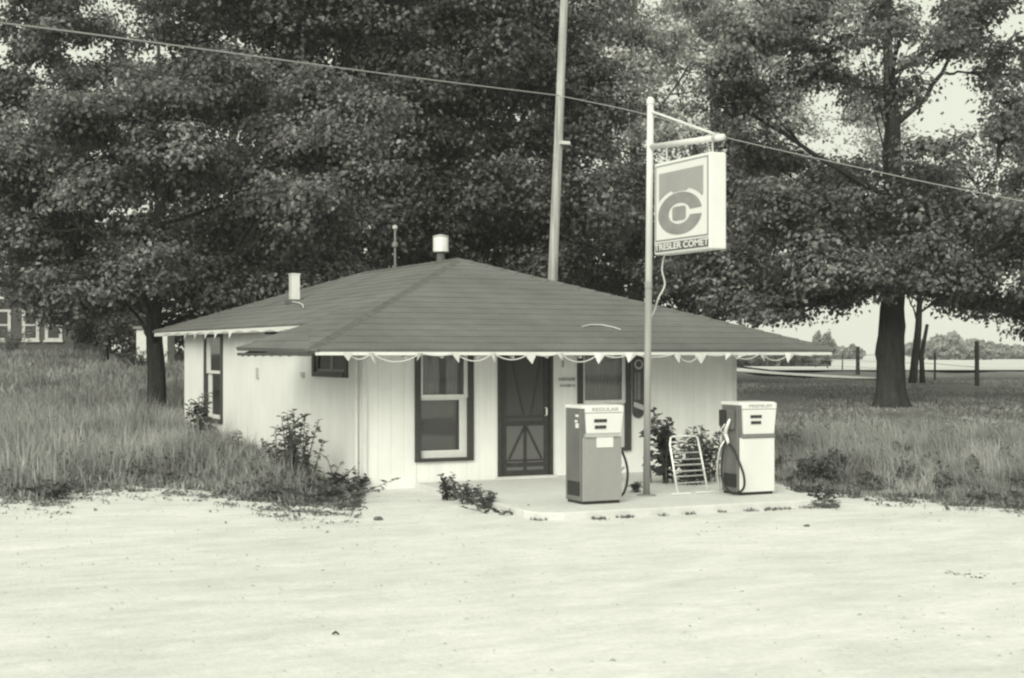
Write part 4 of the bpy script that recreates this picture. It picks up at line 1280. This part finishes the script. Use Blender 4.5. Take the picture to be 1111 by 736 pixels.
def grass_pts(n, p0, p1, z0, z1, seed, power=1.0, near_edge=True, keep=None):
    R = np.random.default_rng(seed)
    Z = z0 + (z1 - z0) * R.random(n) ** power
    px = R.uniform(p0, p1, n)
    xc = (px - CX) / F_PX * Z
    x = CAM[0] + xc * RX + Z * FX; y = CAM[1] + xc * RY + Z * FY
    ez = np.interp(px + R.normal(0, 9, n), EP, EZ)
    edge = ez + 0.25 * np.sin(px * 0.09) + 0.35 * R.standard_normal(n)
    ok = Z > edge
    ok &= ~((x > -0.10) & (x < WX + 0.1) & (y > -0.3) & (y < WY + 0.1))
    ok &= ~((x > 0.5) & (x < 6.0) & (y > -4.7) & (y < 0.2))
    if keep is not None:
        ok &= keep(x, y, xc, Z, R)
    x, y, xc, Z = x[ok], y[ok], xc[ok], Z[ok]
    return np.stack([x, y, terrain(xc, Z) - 0.01], 1), Z, px[ok]

def hgt(pts, Z, lo, hi, seed, px=None, taper=1.0):
    R = np.random.default_rng(seed)
    e = np.interp((px if px is not None else np.zeros(len(Z))), EP, EZ)
    rise = 0.25 + 0.75 * sstep(0.0, 2.2 * taper, Z - e)
    if px is not None:
        rise = rise * np.interp(px, [230, 275, 335, 350, 395, 400], [1, 0.8, 0.6, 0.32, 0.28, 1])
    tuft = vnoise(pts[:, 0], pts[:, 1], 0.32, seed + 3) + 0.7 * vnoise(pts[:, 0], pts[:, 1], 0.13, seed + 4)
    return R.uniform(lo, hi, len(Z)) * rise * (1 + 0.3 * vnoise(pts[:, 0], pts[:, 1], 1.6, seed)) * np.clip(1 + 0.75 * tuft, 0.3, 1.9)

P, Zv, pxv = grass_pts(108000, -60, 398, 18.3, 37, 11, 0.8)
blades('tall_grass', 'tall unmown grass and weeds left of the station', P, hgt(P, Zv, 0.25, 0.62, 12, pxv), np.full(len(P), 0.02), MT['grass'], 13)
P, Zv, pxv = grass_pts(26000, -60, 398, 19.5, 37, 14, 0.8)
blades('dry_grass_stems', 'pale dry seed stems rising through the grass at left', P, hgt(P, Zv, 0.4, 0.72, 15, pxv), np.full(len(P), 0.012), MT['grass_dry'], 16, 0.5)
P, Zv, pxv = grass_pts(42000, -80, 330, 36, 66, 17, 1.0)
blades('far_grass', 'grey meadow grass on the rise before the brick house', P, hgt(P, Zv, 0.22, 0.42, 18, pxv), np.full(len(P), 0.045), MT['grass'], 19)
P, Zv, pxv = grass_pts(95000, 800, 1180, 18.3, 29.5, 21, 0.8)
blades('tall_grass', 'tall unmown grass right of the white pump', P, hgt(P, Zv, 0.2, 0.46, 22, pxv), np.full(len(P), 0.02), MT['grass'], 23)
P, Zv, pxv = grass_pts(26000, 800, 1180, 19.5, 29.5, 24, 0.8)
blades('dry_grass_stems', 'pale dry seed stems rising through the grass at right', P, hgt(P, Zv, 0.3, 0.58, 25, pxv), np.full(len(P), 0.012), MT['grass_dry'], 26, 0.5)
P, Zv, pxv = grass_pts(36000, 780, 1180, 29, 62, 27, 1.0)
blades('lawn_grass', 'short shaded lawn grass under the maple', P, np.random.default_rng(1).uniform(0.05, 0.12, len(P)), np.full(len(P), 0.05), MT['grass'], 28)
def weed_leaves(name, label, n, p0, p1, z0, z1, hmax, size, mat, seed):
    P, Z, px = grass_pts(n, p0, p1, z0, z1, seed, 0.8)
    R = np.random.default_rng(seed + 1)
    d = vnoise(P[:, 0], P[:, 1], 0.45, seed + 2) + 0.6 * vnoise(P[:, 0], P[:, 1], 0.2, seed + 5)
    k = d > 0.12
    P, Z, px, d = P[k], Z[k], px[k], d[k]
    n = len(P)
    h = hmax * np.clip(0.35 + d, 0.3, 1.3) * (0.3 + 0.7 * sstep(0, 1.5, Z - np.interp(px, EP, EZ))) * np.interp(px, [275, 335, 350, 395, 400], [1, 0.6, 0.35, 0.3, 1])
    pos = P.copy(); pos[:, 2] += 0.03 + h * R.random(n) ** 0.7
    nr = unit(R.standard_normal((n, 3)) * 0.6 + np.array([[0, 0, 0.8]]))
    ax = R.standard_normal((n, 3)); ax = unit(ax - nr * (ax * nr).sum(1, keepdims=True))
    ln = size * R.uniform(0.5, 1.5, n)
    v, f = leaf_quads(pos, nr, ax, ln, ln * R.uniform(0.35, 0.8, n))
    o = np_mesh(name, v, f, mat); tag(o, kind='stuff'); o['label'] = label
weed_leaves('ground_weeds', 'leafy low weeds mixed through the grass at left', 60000, -60, 398, 18.3, 37, 0.42, 0.075, MT['weed'], 171)
weed_leaves('ground_weeds', 'leafy low weeds mixed through the grass at right', 60000, 805, 1180, 18.3, 31, 0.42, 0.075, MT['weed'], 181)
# ragged low tufts where gravel meets grass
def sparse(x, y, xc, Z, R): return vnoise(x, y, 0.5, 5) > 0.15
R_ = np.random.default_rng(31)
n = 9000
pxq = np.concatenate([R_.uniform(-40, 392, n), R_.uniform(862, 1160, n)])
zq = np.interp(pxq, EP, EZ) + 0.3 - np.abs(R_.normal(0, 1.0, 2 * n)) * np.where(pxq < 500, 1.0, 0.6)
xq = (pxq - CX) / F_PX * zq
P = np.stack([CAM[0] + xq * RX + zq * FX, CAM[1] + xq * RY + zq * FY, np.zeros(2 * n)], 1)
kp = vnoise(P[:, 0], P[:, 1], 0.35, 8) + 0.6 * vnoise(P[:, 0], P[:, 1], 0.12, 9) > 0.2
kp &= ~((P[:, 0] > 0.4) & (P[:, 0] < 5.6) & (P[:, 1] > -4.7))
P = P[kp]
blades('edge_tufts', 'small scattered tufts where grass thins into gravel', P, R_.uniform(0.015, 0.07, len(P)), np.full(len(P), 0.016), MT['grass'], 33, 2.2)
n2 = len(P)
Q = P + np.stack([R_.normal(0, 0.06, n2), R_.normal(0, 0.06, n2), R_.uniform(0.01, 0.05, n2)], 1)
nr = unit(R_.standard_normal((n2, 3)) * 0.35 + np.array([[0, 0, 1.0]])); ax = R_.standard_normal((n2, 3)); ax = unit(ax - nr * (ax * nr).sum(1, keepdims=True))
ln = R_.uniform(0.02, 0.075, n2)
v, f = leaf_quads(Q, nr, ax, ln, ln * 0.55)
_o = np_mesh('edge_weeds', v, f, MT['weed']); tag(_o, kind='stuff'); _o['label'] = 'flat leafy weeds creeping out over the gravel edge'
q_ = R_.random((1400, 2))
ex = 0.6 + 4.3 * q_[:, 0]
P = np.stack([ex, np.interp(ex, [0.6, 0.95, 4.55, 4.9], [-4.2, -4.47, -4.55, -4.3]) - 0.02 - np.abs(R_.normal(0, 0.07, 1400)), np.full(1400, 0.002)], 1)
P = P[(vnoise(P[:, 0], P[:, 1], 0.22, 15) + 0.25 * (ex[:] - 2.5) / 2) > 0.1]
blades('apron_tufts', 'thin weeds and debris along the foot of the concrete apron', P, R_.uniform(0.015, 0.06, len(P)), np.full(len(P), 0.012), MT['weed'], 34, 1.2)
# pebbles and clods
n = 7000
zq = 8 + 13 * R_.random(n) ** 0.7; pxq = R_.uniform(-30, 1140, n)
xq = (pxq - CX) / F_PX * zq
ok = zq < np.interp(pxq, EP, EZ) - 0.1
xq, zq = xq[ok], zq[ok]
P = np.stack([CAM[0] + xq * RX + zq * FX, CAM[1] + xq * RY + zq * FY, np.full(len(xq), 0.004)], 1)
ok = ~((P[:, 0] > 0.5) & (P[:, 0] < 6) & (P[:, 1] > -4.7))
P = P[ok]
s = R_.gamma(1.6, 0.0035, len(P)) + 0.002
oc = np.array([[1, 0, 0], [0, 1, 0], [-1, 0, 0], [0, -1, 0], [0, 0, .7]], float)
v = P[:, None] + oc[None] * s[:, None, None] * R_.uniform(.7, 1.3, (len(P), 5, 1))
i = np.arange(len(P)) * 5
f = np.concatenate([np.stack([i + a_, i + (a_ + 1) % 4, i + 4], 1) for a_ in range(4)])
_o = np_mesh('pebbles', v.reshape(-1, 3), f, MT['pebble']); tag(_o, kind='stuff'); _o['label'] = 'scattered small stones on the gravel'

# ------------------------------------------------------------------ plants
plant('tall_weed', 'tallest leafy weed against the left wall near the corner', -0.75, 0.75, 0.0, 1.22, 0.5, 13, 36, 0.12, MT['weed'], 41, upright=0.8)
plant('tall_weed', 'bushy leafy weed under the small window', -0.65, 2.0, 0.0, 1.05, 0.6, 13, 36, 0.12, MT['weed'], 42, upright=0.8)
plant('leaning_weed', 'thin leaning weed stem just left of the house corner', -0.55, 0.10, 0.0, 0.65, 0.6, 3, 16, 0.10, MT['weed'], 43, upright=0.0)
plant('corner_weed', 'low dark weeds crowding the foot of the house corner', -0.3, -0.1, 0.0, 0.30, 0.45, 22, 20, 0.10, MT['shrub'], 44)
plant('spreading_weed', 'low spreading weed at the gravel edge left of the corner', -0.75, -0.75, 0.0, 0.30, 0.9, 22, 18, 0.10, MT['weed'], 45, upright=0.0)
plant('dark_weed', 'dark pointed weed below the tall left window', -0.7, 7.4, 0.15, 1.15, 0.5, 12, 36, 0.13, MT['shrub'], 46)
plant('pale_weed', 'broad pale weed clump between the window weed and the corner weeds', -1.0, 4.2, 0.0, 0.75, 0.8, 14, 24, 0.10, MT['grass'], 47)
plant('apron_weed', 'upright weed at the inner end of the row along the apron', 0.60, -1.75, 0.0, 0.42, 0.28, 9, 26, 0.09, MT['shrub'], 48)
plant('apron_weed', 'middle leafy weed of the row along the apron edge', 0.64, -2.25, 0.0, 0.34, 0.40, 12, 22, 0.09, MT['weed'], 49)
plant('apron_weed', 'outer leafy weed of the row along the apron edge', 0.60, -2.85, 0.0, 0.32, 0.36, 10, 20, 0.09, MT['weed'], 50)
plant('creeping_weed', 'small creeping weed at the near corner of the apron', 0.62, -3.5, 0.0, 0.14, 0.42, 10, 14, 0.07, MT['shrub'], 51, upright=0.0)
plant('gravel_tuft', 'isolated dark weed tuft on the gravel at far left', -4.25, 0.75, 0.0, 0.30, 0.45, 18, 16, 0.10, MT['shrub'], 52, upright=0.0)
plant('gravel_tuft', 'dark weed tuft beside the right end of the apron', 5.15, -3.95, 0.0, 0.26, 0.28, 12, 18, 0.08, MT['shrub'], 53, upright=0.1)
plant('gravel_tuft', 'low weed along the front right corner of the apron', 4.70, -4.68, 0.0, 0.13, 0.34, 14, 12, 0.07, MT['weed'], 54, upright=0.0)
plant('gravel_tuft', 'small flat weed on the gravel below the side wall', -1.95, 0.35, 0.0, 0.12, 0.3, 12, 12, 0.07, MT['weed'], 55, upright=0.0)
plant('pole_weed', 'small weed at the foot of the sign pole', 2.98, -2.70, SLAB_Z, 0.2, 0.16, 8, 14, 0.07, MT['shrub'], 56)
plant('broadleaf_shrub', 'tall dark broadleaf plant behind the tube rack', 4.05, -1.65, SLAB_Z, 1.12, 0.34, 9, 42, 0.15, MT['shrub'], 57, upright=0.9, wide=0.6)
plant('bushy_shrub', 'bushy grey shrub between the rack and the white pump', 4.70, -1.70, SLAB_Z, 0.86, 0.5, 16, 36, 0.12, MT['weed'], 58, upright=0.6)
plant('low_shrub', 'low dark shrub filling the space under the tube rack', 4.38, -2.05, SLAB_Z, 0.62, 0.36, 14, 30, 0.12, MT['shrub'], 59, upright=0.6)
plant('wall_weed', 'short dark weed against the wall right of the pole', 3.55, -0.9, SLAB_Z, 0.28, 0.3, 10, 16, 0.08, MT['weed'], 60)
_g = G(151, 54)
plant('meadow_shrub', 'leafy shrub in front of the small white shed', _g[0], _g[1], _g[2], 1.0, 0.9, 22, 40, 0.16, MT['weed'], 65)
_g = G(12, 66)
plant('meadow_shrub', 'pale leafy shrub below the leftmost window of the brick house', _g[0], _g[1], _g[2], 1.4, 1.2, 26, 40, 0.18, MT['grass'], 66)
plant('grass_weed', 'leafy dark weed in the right grass nearest the pump', 6.6, -1.9, 0.0, 0.55, 0.5, 12, 24, 0.10, MT['weed'], 61)
plant('grass_weed', 'tall thin weed standing above the right grass left of the maple', 11.2, 4.0, 0.05, 1.0, 0.25, 4, 20, 0.09, MT['weed'], 62)
plant('grass_weed', 'dark weed clump in the middle of the right grass', 8.4, -1.5, 0.0, 0.55, 0.7, 14, 22, 0.10, MT['weed'], 63)

# ------------------------------------------------------------------ trees
tree('broadleaf_tree', 'nearest broad dark tree over the left end of the roof', 170, 34.5, 0.225, 9.5,
     [(0.6, 0.8, 6.4, 5.2, 3.6, 3.4), (-2.2, 0.5, 5.2, 3.0, 3.0, 2.2), (3.2, 1.8, 6.2, 2.8, 2.5, 2.4)], 50, 1.15, 1050, 115, 0.125, MT['leafA'], seed=101, flare=1.2, skirt=2.9, clump_r=0.46, cluster_flat=0.42,
     extra=[(0.2, -2.2, 3.8), (-1.0, -2.4, 3.6), (-3.4, 0, 3.6), (-1.8, 0.2, 3.2), (1.6, 1.5, 3.5), (3.2, 2.0, 4.0), (1.6, -0.6, 3.4), (2.9, 0.4, 3.5), (4.2, 1.4, 3.9)])
tree('tall_tree', 'tall dark tree behind the left half of the roof', 372, 46, 0.42, 17,
     [(0, 0, 10.0, 6.4, 4.5, 6.5), (-2.5, 0, 11.5, 5.0, 4.0, 4.0), (2.5, -0.5, 6.0, 4.0, 3.5, 3.5), (2.5, 0, 12.0, 4.5, 3.5, 3.5)], 84, 1.5, 1500, 80, 0.165, MT['leafB'], seed=102, skirt=2.6, clump_r=0.6, cluster_flat=0.45, shell=0.3)
tree('tall_tree', 'tall dark tree directly behind the roof ridge', 520, 48, 0.42, 17,
     [(0, 0, 10.5, 5.0, 4.0, 6.5), (1.5, -0.5, 5.4, 4.6, 3.5, 3.4), (0.5, 0, 13.0, 4.5, 3.5, 3.5)], 80, 1.45, 1400, 80, 0.165, MT['leafC'], seed=103, skirt=2.2, clump_r=0.6, cluster_flat=0.45, shell=0.3,
     extra=[(3.4, 0, 8.2), (4.0, 0.5, 9.2), (3.2, -0.3, 10.4), (-3.5, 0, 11.6), (-2.6, 0.4, 12.6)])
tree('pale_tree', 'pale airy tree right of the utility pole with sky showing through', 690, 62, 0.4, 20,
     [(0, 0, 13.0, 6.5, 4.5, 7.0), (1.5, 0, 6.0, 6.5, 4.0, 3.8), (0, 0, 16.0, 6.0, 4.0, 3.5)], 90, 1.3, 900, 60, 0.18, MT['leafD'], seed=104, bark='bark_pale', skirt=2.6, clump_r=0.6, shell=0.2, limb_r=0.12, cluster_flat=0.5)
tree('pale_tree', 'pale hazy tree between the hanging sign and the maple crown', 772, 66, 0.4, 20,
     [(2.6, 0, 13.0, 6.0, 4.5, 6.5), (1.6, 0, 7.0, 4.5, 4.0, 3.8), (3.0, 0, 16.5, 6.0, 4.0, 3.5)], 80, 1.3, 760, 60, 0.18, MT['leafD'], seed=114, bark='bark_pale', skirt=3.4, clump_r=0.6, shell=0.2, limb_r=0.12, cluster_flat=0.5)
tree('dark_tree', 'dark low tree behind the hanging sign', 742, 52, 0.3, 9,
     [(0, 0, 5.2, 4.8, 3.4, 3.0)], 36, 1.3, 560, 90, 0.16, MT['leafC'], seed=105, skirt=2.2, clump_r=0.58, cluster_flat=0.45)
tree('maple_tree', 'large maple with a thick dark trunk standing on the right lawn', 966, 40, 0.39, 12.5,
     [(0, 0, 9.4, 6.4, 4.8, 6.4), (-2.6, -0.5, 4.6, 4.0, 3.6, 1.8), (3.2, -0.5, 4.6, 4.2, 3.6, 1.8), (0, -1.0, 5.2, 5.5, 3.5, 1.8)], 84, 1.05, 1450, 84, 0.135, MT['leafE'], seed=106, flare=1.7, skirt=2.9, clump_r=0.46, shell=0.4, limb_r=0.26, cluster_flat=0.42,
     hmin=3.6, burls=((1.75, 3.3, 0.30), (2.5, -0.2, 0.16)),
     extra=[(-2.0, -0.5, 3.2), (-1.1, 0.6, 3.4), (-3.1, 0.2, 3.1), (1.2, -0.6, 3.4), (2.2, 0.1, 3.2), (0.0, -3.0, 3.4), (3.0, 0.2, 9.4), (4.0, 0.5, 8.0), (2.2, 0.8, 10.8), (0.3, -3.2, 6.8), (-0.6, -3.2, 8.2), (0.9, -3.0, 9.6), (-4.9, 0, 3.1), (-3.7, -1, 2.9), (-2.6, 0.5, 2.9), (3.8, 0, 2.9), (4.8, -0.5, 2.7), (2.8, 1, 2.9), (5.6, 0.2, 2.6), (4.4, -1.2, 2.3), (5.2, -1.6, 2.0), (6.0, -1.0, 2.1), (-5.6, 0.5, 3.6), (-1.2, -2.6, 3.6), (0.3, -3, 4.2), (1.4, -2.4, 3.6), (0.2, -2.4, 5.4)])
tree('airy_tree', 'airy tree at the far left edge with sky between its leaves', -38, 56, 0.3, 14,
     [(2.4, 0, 9.4, 4.2, 3.0, 5.6), (3.5, 0, 12.5, 3.5, 3.0, 3.0)], 42, 1.1, 440, 70, 0.18, MT['leafC'], seed=107, skirt=3.6, clump_r=0.55, shell=0.3, cluster_flat=0.5)
tree('small_tree', 'small dark tree in front of the brick house', 113, 58, 0.17, 5.5,
     [(0, 0, 3.4, 3.0, 2.4, 1.8)], 22, 1.0, 330, 80, 0.16, MT['leafC'], seed=108, skirt=1.3, clump_r=0.55, cluster_flat=0.5,
     extra=[(-2.4, -0.5, 2.9), (-3.4, -0.3, 3.3), (-1.6, -1.0, 2.2), (1.2, -1.2, 1.4)])
tree('twin_stem_tree', 'thin twin stemmed tree just right of the maple trunk', 990, 52, 0.15, 7,
     [(0.6, 0, 5.5, 3.0, 2.6, 1.8)], 18, 1.1, 160, 70, 0.17, MT['leafE'], seed=109, skirt=3.2, clump_r=0.55, lean=0.6, flare=1.2)
tree('right_tree', 'tree at the right edge behind the maple', 1140, 58, 0.35, 14,
     [(0, 0, 8.0, 5.0, 4.0, 5.5)], 36, 1.2, 320, 70, 0.19, MT['leafE'], seed=110, skirt=3.0, clump_r=0.6, shell=0.3)
tree('backing_tree', 'dark tree deep behind the left part of the roof', 230, 60, 0.35, 11,
     [(0, 0, 5.4, 6.0, 4.0, 4.6)], 44, 1.7, 520, 60, 0.23, MT['leafB'], seed=111, skirt=1.2, clump_r=0.75,
     extra=[(-4.5, 0, 1.5), (-3.0, 0, 1.2), (-1.5, 0, 1.3), (0, 0, 1.2), (-5.5, 0.5, 2.4)])
tree('backing_tree', 'dark tree deep behind the centre of the roof', 440, 64, 0.35, 16,
     [(0, 0, 6.2, 6.5, 4.0, 5.0), (0, 0, 12.5, 9.0, 4.0, 5.0)], 80, 1.8, 900, 46, 0.26, MT['leafB'], seed=112, skirt=2.0, clump_r=0.8)
# second stem of the thin tree
_t = bpy.data.objects['twin_stem_tree']
_b, _e = Vector(G(1001, 52, -0.1)), Vector(W(px_x(1006, 52), 52, px_z(352, 52)))
MB().tube([tuple(_b), tuple(_b.lerp(_e, .5) + Vector((-.12, .05, 0))), tuple(_e)], [0.11, 0.085, 0.06], 8).build('second_stem', MT['bark'], _t, smooth=True)

def far_bush(label, px, Z, wid, hgt_, seed, mat):
    R = np.random.default_rng(seed)
    g = Vector(G(px, Z))
    t = thing('distant_trees' if wid > 8 else 'distant_bush', label, 'trees' if wid > 8 else 'bush', tuple(g), 'growth along the far field')
    n = 2600
    d = unit(R.standard_normal((n, 3))) * (R.random(n) ** 0.35)[:, None]
    lump = 1 + 0.25 * np.sin(d[:, 0] * 7 + seed) + 0.15 * np.sin(d[:, 0] * 17)
    xy = cam_dir(d[:, 0] * wid / 2, d[:, 1] * wid / 4)
    pos = np.stack([g.x + xy[:, 0], g.y + xy[:, 1], g.z + hgt_ * 0.42 + d[:, 2] * hgt_ * 0.55 * lump], 1)
    nr = unit(R.standard_normal((n, 3)) + np.array([[0, 0, .8]])); ax = R.standard_normal((n, 3)); ax = unit(ax - nr * (ax * nr).sum(1, keepdims=True))
    sz = np.full(n, wid * 0.05 + 0.15) * R.uniform(.6, 1.4, n)
    v, f = leaf_quads(pos, nr, ax, sz, sz * .8)
    np_mesh('crown', v, f, mat, t)
    MB().tube([(g.x, g.y, g.z - .2), (g.x, g.y, g.z + hgt_ * .5)], [wid * .02, wid * .012], 6).build('trunk', MT['bark'], t)
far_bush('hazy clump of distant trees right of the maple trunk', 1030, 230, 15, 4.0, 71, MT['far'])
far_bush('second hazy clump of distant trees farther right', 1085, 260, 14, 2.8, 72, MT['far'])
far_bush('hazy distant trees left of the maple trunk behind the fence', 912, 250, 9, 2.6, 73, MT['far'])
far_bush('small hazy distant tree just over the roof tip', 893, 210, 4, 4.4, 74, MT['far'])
far_bush('dark bush on the fence line under the roof tip', 833, 150, 3.0, 2.4, 75, MT['leafC'])
far_bush('weedy growth along the fence under the roof tip', 850, 112, 7.5, 1.0, 76, MT['weed'])

# ------------------------------------------------------------------ brick house beyond the meadow
HZ = 74.0
hb = Vector(G(30, HZ))
bh = thing('brick_house', 'dark brick house with white framed windows behind the trees at far left', 'building', tuple(hb))
def hp(u, w, z):          # u lateral metres from px 30, w depth, z above its ground
    x, y, _ = W(px_x(30, HZ) + u, HZ + w)
    return (x, y, hb.z + z)
def hbox(u0, u1, w0, w1, z0_, z1_, nm, mat, parent):
    m_ = MB(); m_.hexa([hp(u0, w0, z0_), hp(u1, w0, z0_), hp(u1, w1, z0_), hp(u0, w1, z0_)], [hp(u0, w0, z1_), hp(u1, w0, z1_), hp(u1, w1, z1_), hp(u0, w1, z1_)])
    return m_.build(nm, mat, parent)
hbox(-7, 2.4, 0, 7, -0.3, 3.1, 'wall', MT['brick_wall'], bh)
m_ = MB(); m_.hexa([hp(-7.4, -0.5, 3.1), hp(2.8, -0.5, 3.1), hp(2.8, 7.5, 3.1), hp(-7.4, 7.5, 3.1)], [hp(-7.4, 3.2, 4.6), hp(1.0, 3.2, 4.6), hp(1.0, 3.8, 4.6), hp(-7.4, 3.8, 4.6)])
m_.build('roof', MT['far_roof'], bh)
hbox(-7.42, 2.82, -0.54, -0.5, 2.98, 3.12, 'fascia', MT['trim_white'], bh)
for u0, u1 in ((-1.75, -0.85), (-0.27, 0.62), (0.92, 1.82)):
    wn_ = hbox(u0, u1, -0.08, 0.0, 0.85, 2.45, 'window', MT['soffit'], bh)
    for za, zb2 in ((0.98, 1.6), (1.7, 2.33)):
        hbox(u0 + 0.17, u1 - 0.17, -0.1, -0.081, za, zb2, 'pane', MT['pump_dark'], wn_)
    hbox(u0 - 0.06, u1 + 0.06, -0.16, -0.081, 0.76, 0.849, 'sill', MT['soffit'], wn_)
# white shed far back beside the left tree trunk
sb = Vector(G(154, 56))
sh = thing('white_shed', 'small white shed half hidden behind the left tree trunk', 'shed', tuple(sb))
def sbx(u0, u1, w0, w1, z0_, z1_, nm, mat):
    c = [W(px_x(154, 56) + u, 56 + w) for u, w in ((u0, w0), (u1, w0), (u1, w1), (u0, w1))]
    m_ = MB(); m_.hexa([(p[0], p[1], sb.z + z0_) for p in c], [(p[0], p[1], sb.z + z1_) for p in c]); return m_.build(nm, mat, sh)
sbx(-0.22, 1.0, 0, 1.2, -0.1, 1.55, 'wall', MT['trim_white'])
sbx(-0.32, 1.1, -0.12, 1.3, 1.551, 1.65, 'roof', MT['far_roof'])
sbx(0.35, 0.8, -0.03, -0.002, 0.0, 1.1, 'door', MT['pill_light'])

# ------------------------------------------------------------------ small litter on the gravel
_o = MB().tube([(-3.745, -9.90, 0.012), (-3.73, -9.93, 0.03), (-3.71, -9.945, 0.014)], [0.006, 0.01, 0.005], 6).build('twig', MT['twig'])
tag(_o, 'tiny dark twig lying on the foreground gravel', 'twig')
def clod(label, x, y, s, mat, flat=0.7, seed=1):
    bm = bmesh.new(); bmesh.ops.create_icosphere(bm, subdivisions=2, radius=s)
    R = random.Random(seed)
    for v_2 in bm.verts:
        k_ = 1 + R.uniform(-.22, .22)
        v_2.co = Vector((v_2.co.x * k_ * 1.3, v_2.co.y * k_, max(v_2.co.z * k_ * flat, -s * .2)))
    me = bpy.data.meshes.new('stone'); bm.to_mesh(me); bm.free(); me.materials.append(mat)
    o = bpy.data.objects.new('stone', me); COL.objects.link(o); o.location = (x, y, s * .2 + 0.004)
    tag(o, label, 'stone')
clod('single dark stone on the gravel before the house corner', -1.05, -3.48, 0.05, MT['rust'], seed=2)
plant('gravel_tuft', 'flattened weed streak on the bare gravel at lower right', 2.26, -9.76, 0.0, 0.03, 0.22, 16, 10, 0.04, MT['shrub'], 77, upright=0.0)
clod('small stone on the gravel in front of the apron', 3.2, -6.2, 0.03, MT['rust'], seed=4)


# ------------------------------------------------------------------ thin haze added to lift dark tones like flare and fade far trees
def haze_box():
    m, nt, out = new_mat('flare_haze')
    v = nt.nodes.new('ShaderNodeVolumePrincipled')
    v.inputs['Color'].default_value = (1, 1, 1, 1)
    v.inputs['Density'].default_value = 0.0005
    v.inputs['Anisotropy'].default_value = 0.2
    nt.links.new(v.outputs[0], out.inputs['Volume'])
    b = [W(-905, -45), W(905, -45), W(905, 1005), W(-905, 1005)]
    o = MB().hexa([(p[0], p[1], -1.2) for p in b], [(p[0], p[1], 23.0) for p in b]).build('haze', m)
    tag(o, kind='stuff'); o['label'] = 'thin added haze lifting the dark tones over the whole place'
haze_box()
